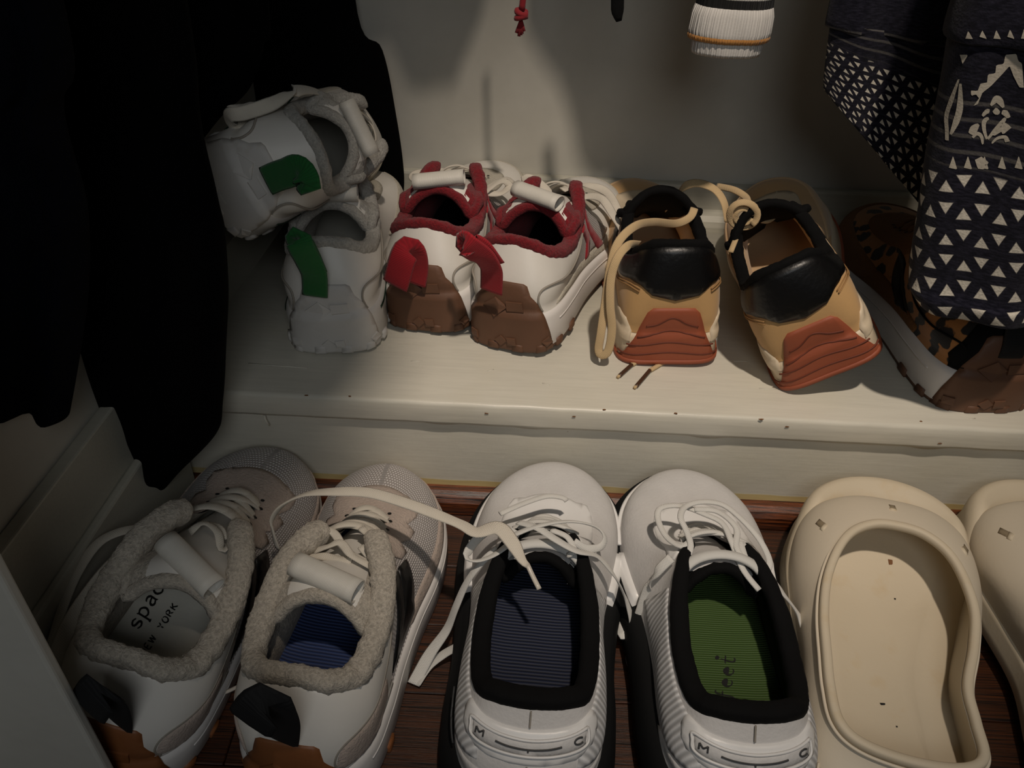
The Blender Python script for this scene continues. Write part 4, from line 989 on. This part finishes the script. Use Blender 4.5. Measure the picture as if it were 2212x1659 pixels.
# ------------------------------------------------------------------ white running shoes and clogs on the floor
kN = {'top': [(0, .735, .062), (.035, .73, .062), (.055, .70, .066), (.070, .65, .077), (.084, .60, .090), (.116, .53, .090), (.140, .42, .084), (.146, .29, .079), (.132, .17, .081), (.090, .122, .087), (0, .108, .088)],
      'base': [(0, 1.0), (.10, .97), (.178, .89), (.210, .77), (.202, .64), (.180, .50), (.170, .36), (.172, .22), (.158, .09), (.102, .012), (0, -.01)],
      'c1': [(.005, .030), (.005, .030), (.005, .027), (.004, .022), (.002, .018), (.002, .02), (.002, .02), (.003, .02), (.004, .02), (.005, .02), (.005, .02)],
      'c2': [(.030, -.004), (.028, -.004), (.024, -.005), (.018, -.006), (.012, -.01), (.006, -.02), (.006, -.018), (.008, -.02), (.012, -.022), (.016, -.024), (.016, -.026)]}
def letter(pts_list, o, ax, ay, m, parent, w, name, tgt=None, tree=None):
    """strokes in letter units laid from origin o along sight-plane axes ax, ay"""
    for pts in pts_list:
        P = [(o[0]+ax[0]*a+ay[0]*b, o[1]+ax[1]*a+ay[1]*b) for a, b in pts]
        decal(name, stroke(P, [w, w], 3) if len(P) > 1 else [(P[0][0]-w, P[0][1]-w), (P[0][0]+w, P[0][1]-w), (P[0][0]+w, P[0][1]+w), (P[0][0]-w, P[0][1]+w)], tgt, m, parent, .0003, 0, 4, tree)
def runner(label, loc, rot, foot, ins, wide=1.):
    s = Shoe('running_shoe', label, loc, [R(a) for a in rot], L=.262, foot=foot, keys=kN, zb=(.040, .034), flare=.002, group='white running shoes with black collars', spring=.018, wide=wide)
    s.up = s.upper(m_engin); s.collar(m_blackf, r=.0062, nz=.0004, a=4.0, inset=.004, flat=.9, rear=.0, tip=2.2); s.insole(ins, z=.004); s.ins = s.root.children[-1]
    # wide black foam sole
    fl_ = s.flare; s.flare = .0105
    s.sole(m_blackfoam, prof=((-.006, 0.), (-.0005, .06), (.0025, .35), (.0010, .7), (-.004, .98), (-.012, 1.0)))
    s.flare = fl_
    for pp in ([(3.5, -.25), (3.4, .10), (4.6, .10), (4.7, -.10), (4.3, -.30)],):
        for p3 in (pp, mirror(pp)): s.patch('side_clip', p3, m_tpu, .0045)
    s.line('toe_rim', [[(k, .03+.015*abs(k)/3) for k in np.linspace(-3.1, 3.1, 22)]], m_tpu, .0017, .0016)
    s.patch('heel_cup', [(7.2, -.02), (8.0, .20), (8.8, .30), (10, .34), (11.2, .30), (12.0, .20), (12.8, -.02), (12, -.12), (10, -.14), (8, -.12)], m_engin, .0012, rnd=2)
    for pp in ([(4.8, .20), (5.4, .84), (6.5, .90), (8.0, .90), (9.0, .84), (9.0, .42), (8.2, .30), (7.2, .08), (6, .04)],):
        for p3 in (pp, mirror(pp)): s.patch('quarter_panel', p3, m_knitw, .0010)
    e = [(0, .70), (1.0, .70), (1.5, .64), (2.6, .70), (3.6, .72), (4.4, .74), (4.6, .88), (4.2, .975), (3, .985), (1.5, .985), (0, .985)]
    s.patch('eyestay', [(-a, b) for a, b in e[::-1][:-1]]+e, m_tpu, .0013)
    # moulded plate on the heel
    DV = .13
    pv = lambda l: [(a, b+DV) for a, b in l]
    hp = s.patch('heel_plate', pv([(8.35, .76), (8.2, .64), (8.6, .46), (9.3, .40), (10, .385), (10.7, .40), (11.4, .46), (11.8, .64), (11.65, .76), (11, .715), (10, .69), (9, .715)]), m_tpu, .0016, rnd=2)
    s.patch('plate_window', pv([(8.75, .665), (8.85, .515), (10, .475), (11.15, .515), (11.25, .665), (10, .615)]), m_engin, .0026, parent=hp)
    s.line('plate_rim', [pv([(8.75, .665), (8.75, .60), (8.85, .515), (9.4, .485), (10, .475), (10.6, .485), (11.15, .515), (11.25, .60), (11.25, .665), (10.6, .63), (10, .615), (9.4, .63), (8.75, .665)])], m_tpu, .0009, .0026, parent=hp)
    s.line('printed_mark', [pv([(9.35, .565), (9.6, .548), (10, .54), (10.4, .548), (10.65, .565)]), pv([(10, .54), (10, .515)])], m_greyprint, .0004, .0031, parent=hp, flat=1.4)
    sx, sy = -.085, .028; PV = .585+DV
    def gl(strokes, cx, cy): s.line('printed_mark', [[(cx+a*sx, cy+b*sy) for a, b in q] for q in strokes], m_greyprint, .0004, .0031, parent=hp, rnd=3, flat=1.4)
    gl([[(-1, -1), (-1, 1)], [(-1, 1), (0, -.2)], [(0, -.2), (1, 1)], [(1, 1), (1, -1)]], 10.98, PV)
    gl([[(1, .7), (.3, 1), (-.6, .8), (-1, 0), (-.6, -.8), (.3, -1), (1, -.7)]][::1], 9.02, PV)
    s.line('centre_seam', [[(10, .96), (10, .90), (10, .84)], [(10, .50), (10, .3), (10, .0)]], m_seam, .0006, .0014)
    s.tongue(m_engin, m_blackf, wd=(.05, .105), path=[(.74, .060), (.66, .073), (.60, .083), (.56, .090), (.53, .092)], thick=.005, edge=True, curl=.010)
    # pale knit band just outside the black tongue lining
    e2 = np.array([(math.sin(a)*.028, .53*.262+.004-.012*(1-math.cos(a)), .0965-.012*(1-math.cos(a))) for a in np.linspace(-1.15, 1.15, 20)])
    e2[:, 0] += -foot*.0004
    mk('tongue_band', *sweep(e2, .008, .004, up=(0, .1, 1), ns=8)[:3][:2], m_knitb, s.root)
    s.laces(m_lacew, wd=.0048, th=.0022, rows=((.9, .97), (1.7, .965), (2.4, .96), (3.1, .955), (3.7, .95)), arch=.006)
    return s
m_knitb = woven('white knit band', 'DAD9D4', .0018, .6, .7, wave='XY')
n1 = runner('white running shoe with black collar and dark blue insole', (.019, -.272, 0), (0, 0, -3), -1, m_navyin2)
n2 = runner('white running shoe with black collar and green insole, next to the cream clog', (.150, -.274, 0), (0, 0, 0), 1, m_greenin, 1.0)
def rb(s, name, pts, m, w, th, **k): return s.ribbon(name, [Wz(*p) for p in pts], m, w, th, **k)
W_ = .0046
# first runner bow
rb(n1, 'lace_end', [(1075, 1185, .09), (1045, 1210, .085), (1010, 1255, .07), (985, 1310, .05), (965, 1360, .03), (930, 1410, .015), (905, 1455, .006), (893, 1478, .004)], m_lacew, W_*1.5, .0016, taper=[.8, .8, .8, .9, 1, 1.2, 1.4, 1.4])
rb(n1, 'lace_end', [(900, 1480, .004), (925, 1440, .006), (960, 1412, .012), (992, 1395, .02)], m_lacew, W_*1.7, .0014, twist=[.6, .2, 0])
rb(n1, 'lace_loop', [(1120, 1160, .098), (1080, 1140, .10), (1045, 1152, .10), (1018, 1180, .095), (1008, 1205, .09), (1030, 1212, .088), (1065, 1200, .092), (1100, 1175, .098)], m_lacew, W_*1.5, .0016, twist=[.9, 1.1, .9, .6, .4])
rb(n1, 'lace_loop', [(1100, 1160, .10), (1150, 1140, .105), (1205, 1128, .107), (1250, 1128, .105), (1290, 1140, .10), (1307, 1162, .095), (1296, 1182, .092), (1265, 1184, .095), (1240, 1170, .10)], m_lacew, W_*1.2, .0018, twist=[.3, .5, .7, .9, .8])
rb(n1, 'lace_end', [(1120, 1128, .10), (1160, 1140, .105), (1200, 1165, .105), (1245, 1190, .10), (1290, 1202, .09), (1325, 1240, .075), (1350, 1290, .05), (1364, 1340, .03), (1360, 1365, .02), (1345, 1372, .02), (1338, 1350, .018), (1315, 1345, .014), (1292, 1362, .01)], m_lacew, W_*1.5, .0016, twist=[.2, .2, .3, .3, .3, .4, .6])
rb(n1, 'lace_loop', [(1190, 1145, .10), (1225, 1160, .10), (1240, 1190, .098), (1225, 1200, .095)], m_lacew, W_, .002)
rb(n1, 'lace_loop', [(1080, 1110, .09), (1130, 1088, .09), (1180, 1072, .09), (1215, 1075, .088), (1224, 1082, .087)], m_lacew, W_, .002)
# second runner bow
rb(n2, 'lace_loop', [(1490, 1170, .095), (1470, 1180, .093), (1440, 1160, .09), (1422, 1125, .09), (1424, 1100, .092), (1450, 1092, .094), (1480, 1095, .095), (1520, 1110, .096), (1560, 1130, .096), (1580, 1170, .095), (1605, 1230, .09), (1640, 1275, .085)], m_lacew, W_, .0022)
rb(n2, 'lace_loop', [(1480, 1215, .09), (1492, 1180, .095), (1482, 1145, .098), (1470, 1118, .10), (1480, 1095, .10), (1515, 1084, .10), (1560, 1090, .098), (1600, 1120, .095), (1640, 1165, .09), (1662, 1210, .085), (1655, 1235, .082), (1640, 1220, .084)], m_lacew, W_, .0022)
rb(n2, 'lace_loop', [(1500, 1100, .097), (1550, 1105, .097), (1590, 1140, .096), (1590, 1180, .095), (1610, 1210, .094), (1600, 1170, .094), (1620, 1200, .092)], m_lacew, W_, .0022)
rb(n2, 'lace_end', [(1450, 1205, .09), (1420, 1235, .08), (1400, 1270, .06), (1380, 1330, .035), (1362, 1380, .012), (1362, 1430, .005), (1378, 1470, .003), (1397, 1493, .003)], m_lacew, W_*1.5, .0016, twist=[.3, .3, .2, .1])
rb(n2, 'lace_end', [(1655, 1240, .085), (1690, 1280, .075), (1725, 1330, .055), (1745, 1390, .04), (1752, 1440, .03), (1740, 1490, .022)], m_lacew, W_*1.7, .0018, twist=[.3, .3, .4, .3])
# side marks on the heel of the first runner
n1.line('side_mark', [[(12.6, .50), (12.3, .47), (12.25, .40), (11.95, .16), (12.15, .40)]], m_greyprint, .0006, .0030, flat=1.2)

# ---------------- cream clogs
def clog(label, loc, rot, foot, L=.28):
    k = {'base': [(0, .865), (.10, .86), (.178, .84), (.218, .79), (.230, .70), (.215, .56), (.195, .40), (.188, .24), (.172, .10), (.112, .02), (0, .0)],
         'top': [(0, .735, .080), (.060, .725, .080), (.115, .685, .079), (.150, .62, .077), (.172, .53, .073), (.178, .43, .070), (.172, .33, .067), (.165, .25, .065), (.148, .175, .064), (.100, .138, .063), (0, .125, .063)],
         'c1': [(.002, .004), (.002, .005), (.004, .008), (.005, .014), (.004, .02), (.003, .02), (.003, .02), (.004, .02), (.005, .02), (.006, .02), (.006, .02)],
         'c2': [(.018, -.001), (.018, -.001), (.018, -.002), (.016, -.006), (.012, -.012), (.009, -.018), (.008, -.018), (.008, -.018), (.009, -.018), (.010, -.02), (.010, -.02)]}
    s = Shoe('clog', label, loc, [R(a) for a in rot], L=L, foot=foot, keys=k, zb=(.030, .030), flare=.003, group='cream foam clogs', spring=.0, cat='sandal')
    # medial waist and raised strap front edge
    for i in (13, 14, 15) if foot > 0 else (5, 6, 7):
        wq = {5: .5, 6: 1., 7: .6, 13: .6, 14: 1., 15: .5}[i]; sg = 1 if i < 10 else -1
        s.T[i, 0] -= sg*.010*wq; s.B[i, 0] -= sg*.010*wq
    zf = {0: .067, 1: .065, 2: .054, 3: .040, 4: .030}
    base_z = np.full(NK, .026)
    for i, z in zf.items():
        base_z[i] = z; base_z[(NK-i) % NK] = z
    bz = base_z[:, None]
    zb0 = s.zbase
    def PP(t, v, h=0.):
        t = np.atleast_1d(np.asarray(t, float)); v = np.broadcast_to(np.asarray(v, float), t.shape)
        b = s.ci(s.B, t); n = s.out(t); T = s.ci(s.T, t); k1 = s.ci(s.c1, t); k2 = s.ci(s.c2, t); zb = s.ci(bz, t)[:, 0]
        vv = np.clip(v, 0, 1.)[:, None]
        P0 = np.c_[b, zb]; P1 = np.c_[b+n*k1[:, :1], zb+k1[:, 1]]; P2 = np.c_[T[:, :2]+n*k2[:, :1], T[:, 2]+k2[:, 1]]
        q = (1-vv)**3*P0+3*(1-vv)**2*vv*P1+3*(1-vv)*vv**2*P2+vv**3*T
        if np.any(h): q = q+s.N(t, v)*np.asarray(h, float).reshape(-1, 1)
        return q
    s.P = PP
    # shell with thickness
    ns = 180; nv = 18; t = np.linspace(0, NK, ns, endpoint=False); V = []
    for j in range(nv): V.append(PP(t, np.full(ns, j/(nv-1))))
    for j in range(nv-1, -1, -1): V.append(PP(t, np.full(ns, j/(nv-1)), -.0042))
    V = np.vstack(V); f = gridf(2*nv, ns, True)
    for j in range(ns): f.append(((2*nv-1)*ns+j, (2*nv-1)*ns+(j+1) % ns, (j+1) % ns, j))
    mk('shell', V, f, m_evab, s.root, True)
    T = s.ci(s.T, np.linspace(0, NK, 200, endpoint=False)); n_ = s.out(np.linspace(0, NK, 200, endpoint=False)); T[:, :2] -= n_*.0005
    mk('rim', *sweep(T, .0062, .0068, closed=True, ns=12)[:2], m_eva, s.root)
    T2 = T.copy(); T2[:, :2] += n_*.0040; T2[:, 2] -= .0028
    mk('rim_groove', *sweep(T2, .0022, .0022, closed=True, ns=6)[:2], m_evab, s.root)
    # sole: thick foam with a rounded raised toe lip
    sk = {'base': [(0, 1.0), (.11, .975), (.190, .905), (.222, .80), (.232, .70), (.215, .56), (.195, .40), (.188, .24), (.172, .10), (.112, .02), (0, .0)]}
    B2 = np.array([tuple(x) for x in sk['base']]+[(-x[0], x[1]) for x in sk['base'][9:0:-1]])*L
    B2[:, 0] = B2[:, 0]-foot*.03*L*np.clip((B2[:, 1]/L-.45)/.55, 0, 1)**1.5
    for i in (13, 14, 15) if foot > 0 else (5, 6, 7):
        B2[i, 0] = s.B[i, 0]
    tt = np.linspace(0, NK, 160, endpoint=False); O = s.ci(B2, tt); e = .03; d = s.ci(B2, tt+e)-s.ci(B2, tt-e); nn = np.stack([-d[:, 1], d[:, 0]], 1); nn /= np.linalg.norm(nn, axis=1)[:, None]
    V = []
    tf_ = np.clip((O[:, 1]/L-.62)/.26, 0, 1); tf_ = tf_*tf_*(3-2*tf_)
    for off, z0, z1 in ((-.010, 0, 0), (-.003, .001, .001), (.003, .008, .008), (.004, .018, .018), (.002, .026, .030), (.0022, .029, .045), (.000, .031, .054), (-.004, .032, .058), (-.009, .0325, .0575), (-.015, .033, .053), (-.024, .033, .049)):
        V.append(np.c_[O+nn*off, z0*(1-tf_)+z1*tf_])
    last = V[-1]; c = O.mean(0)
    for kq in (.93, .85, .75, .6, .4, .2, .03):
        q = last.copy(); q[:, :2] = c+(last[:, :2]-c)*kq; w_ = np.clip((q[:, 1]/L-.62)/.26, 0, 1); w_ = w_*w_*(3-2*w_); q[:, 2] = .030+.016*w_+.003*kq**3; V.append(q)
    nl = len(V); V = np.vstack(V); f = gridf(nl, 160, True)+[tuple(range(160))[::-1], tuple(range((nl-1)*160, nl*160))]
    s.foot_bed = mk('sole', V, f, m_eva, s.root, True)
    rb_ = MB()
    for a in list(np.linspace(7.6, 9.5, 16))+list(np.linspace(10.5, 12.4, 16)):
        P = PP(np.array([a, a+.02, a+.04]), np.array([.14, .30, .46]), .0004); rb_.add(*sweep(P, .0014, .0016, ns=6))
    rb_.build('side_ribs', m_evab, s.root)['kind'] = 'stuff'
    # decorative slots through the strap
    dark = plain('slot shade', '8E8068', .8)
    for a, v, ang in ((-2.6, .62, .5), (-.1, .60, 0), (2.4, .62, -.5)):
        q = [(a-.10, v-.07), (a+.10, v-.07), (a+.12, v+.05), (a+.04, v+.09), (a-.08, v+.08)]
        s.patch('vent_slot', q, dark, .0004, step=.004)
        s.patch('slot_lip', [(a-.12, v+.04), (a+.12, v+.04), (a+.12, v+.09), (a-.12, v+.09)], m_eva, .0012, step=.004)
    return s
c1_ = clog('cream foam clog with open toe, whole opening visible', (.238, -.286, 0), (3.0, 0, -13), -1)
c2_ = clog('cream foam clog with open toe, cut off by the right edge', (.392, -.286, 0), (3.0, 0, -10), 1)
for px, py, rx, ry in ((1923, 1214, 5, 6), (1903, 1258, 1, 1), (1933, 1294, 2, 2), (1906, 1521, 6, 2.5), (1937, 1570, 2, 2)):
    decal('dark_speck', [(px-rx, py-ry), (px+rx, py-ry*.7), (px+rx, py+ry), (px-rx*.6, py+ry)], c1_.foot_bed, m_chip if rx == 5 else m_print, c1_.root, .0003, 0, 3)
# ---------------- writing on the insoles
tr1 = bvh([o for o in f1.root.children if o.name.startswith('insole')][0]); in1 = [o for o in f1.root.children if o.name.startswith('insole')][0]
G = {'s': [[(.85, .8), (.5, 1), (.15, .8), (.25, .55), (.75, .42), (.85, .18), (.5, 0), (.1, .2)]], 'p': [[(.15, 1), (.15, -.5)], [(.15, .8), (.5, 1), (.85, .7), (.85, .3), (.5, 0), (.15, .2)], [(-.02, -.5), (.34, -.5)], [(0, 1), (.15, 1)]],
     'a': [[(.15, .85), (.5, 1), (.8, .8), (.8, .12), (.95, 0)], [(.8, .6), (.35, .5), (.15, .25), (.4, 0), (.8, .2)]], 'd': [[(.85, 1.6), (.85, 0)], [(.85, .8), (.5, 1), (.12, .7), (.12, .3), (.5, 0), (.85, .2)], [(.7, 1.6), (.85, 1.6)]],
     'e': [[(.15, .55), (.85, .55), (.75, .9), (.45, 1), (.15, .7), (.15, .3), (.5, 0), (.85, .2)]],
     'N': [[(.1, 0), (.1, 1)], [(.1, 1), (.9, 0)], [(.9, 0), (.9, 1)]], 'E': [[(.15, 0), (.15, 1)], [(.15, 1), (.85, 1)], [(.15, .5), (.7, .5)], [(.15, 0), (.85, 0)]], 'W': [[(0, 1), (.25, 0)], [(.25, 0), (.5, 1)], [(.5, 1), (.75, 0)], [(.75, 0), (1, 1)]],
     'Y': [[(.1, 1), (.5, .5)], [(.9, 1), (.5, .5)], [(.5, .5), (.5, 0)], [(.35, 0), (.65, 0)]], 'O': [[(.5, 1), (.12, .75), (.12, .25), (.5, 0), (.88, .25), (.88, .75), (.5, 1)]], 'R': [[(.15, 0), (.15, 1)], [(.15, 1), (.7, .95), (.8, .7), (.6, .5), (.15, .5)], [(.5, .5), (.9, 0)]], 'K': [[(.15, 0), (.15, 1)], [(.85, 1), (.15, .45)], [(.35, .6), (.9, 0)]],
     'f': [[(.9, 1.5), (.6, 1.6), (.45, 1.2), (.3, -.2), (.05, -.4)], [(.1, .8), (.85, .9)]], 't': [[(.5, 1.5), (.3, .3), (.5, 0), (.8, .2)], [(.05, .95), (.9, 1)]]}
def word(txt, o, d, h, wl, adv, m, tgt, par, tree, name='printed_letter'):
    """o start, d reading direction (unit), h letter height in sight units"""
    d = np.array(d, float); d /= np.linalg.norm(d); up = np.array([d[1], -d[0]])
    x = 0
    for ch in txt:
        if ch != ' ':
            for st in G[ch]:
                P = [(o[0]+d[0]*(x+a*adv*.85)+up[0]*b*h, o[1]+d[1]*(x+a*adv*.85)+up[1]*b*h) for a, b in st]
                ws = [wl*.7, wl*1.15, wl*.7] if len(P) > 2 else [wl, wl]
                decal(name, stroke(P, ws, 4 if len(P) > 2 else 1), tgt, m, par, .0003, 0, 5, tree)
        x += adv
word('spade', (298, 1363), (.53, -.85), 21, 4.5, 29, m_print, in1, f1.root, tr1)
word('NEW YORK', (312, 1420), (.55, -.83), 15, 3, 17, m_print, in1, f1.root, tr1)
in2 = [o for o in n2.root.children if o.name.startswith('insole')][0]; tr2 = bvh(in2)
word('feet', (1578, 1512), (.12, -1), 22, 3, 25, m_print, in2, n2.root, tr2)
decal('printed_letter', [(1549+5*math.cos(a), 1421+5*math.sin(a)) for a in np.linspace(0, 6, 10)], in2, m_print, n2.root, .0003, 0, 4, tr2)
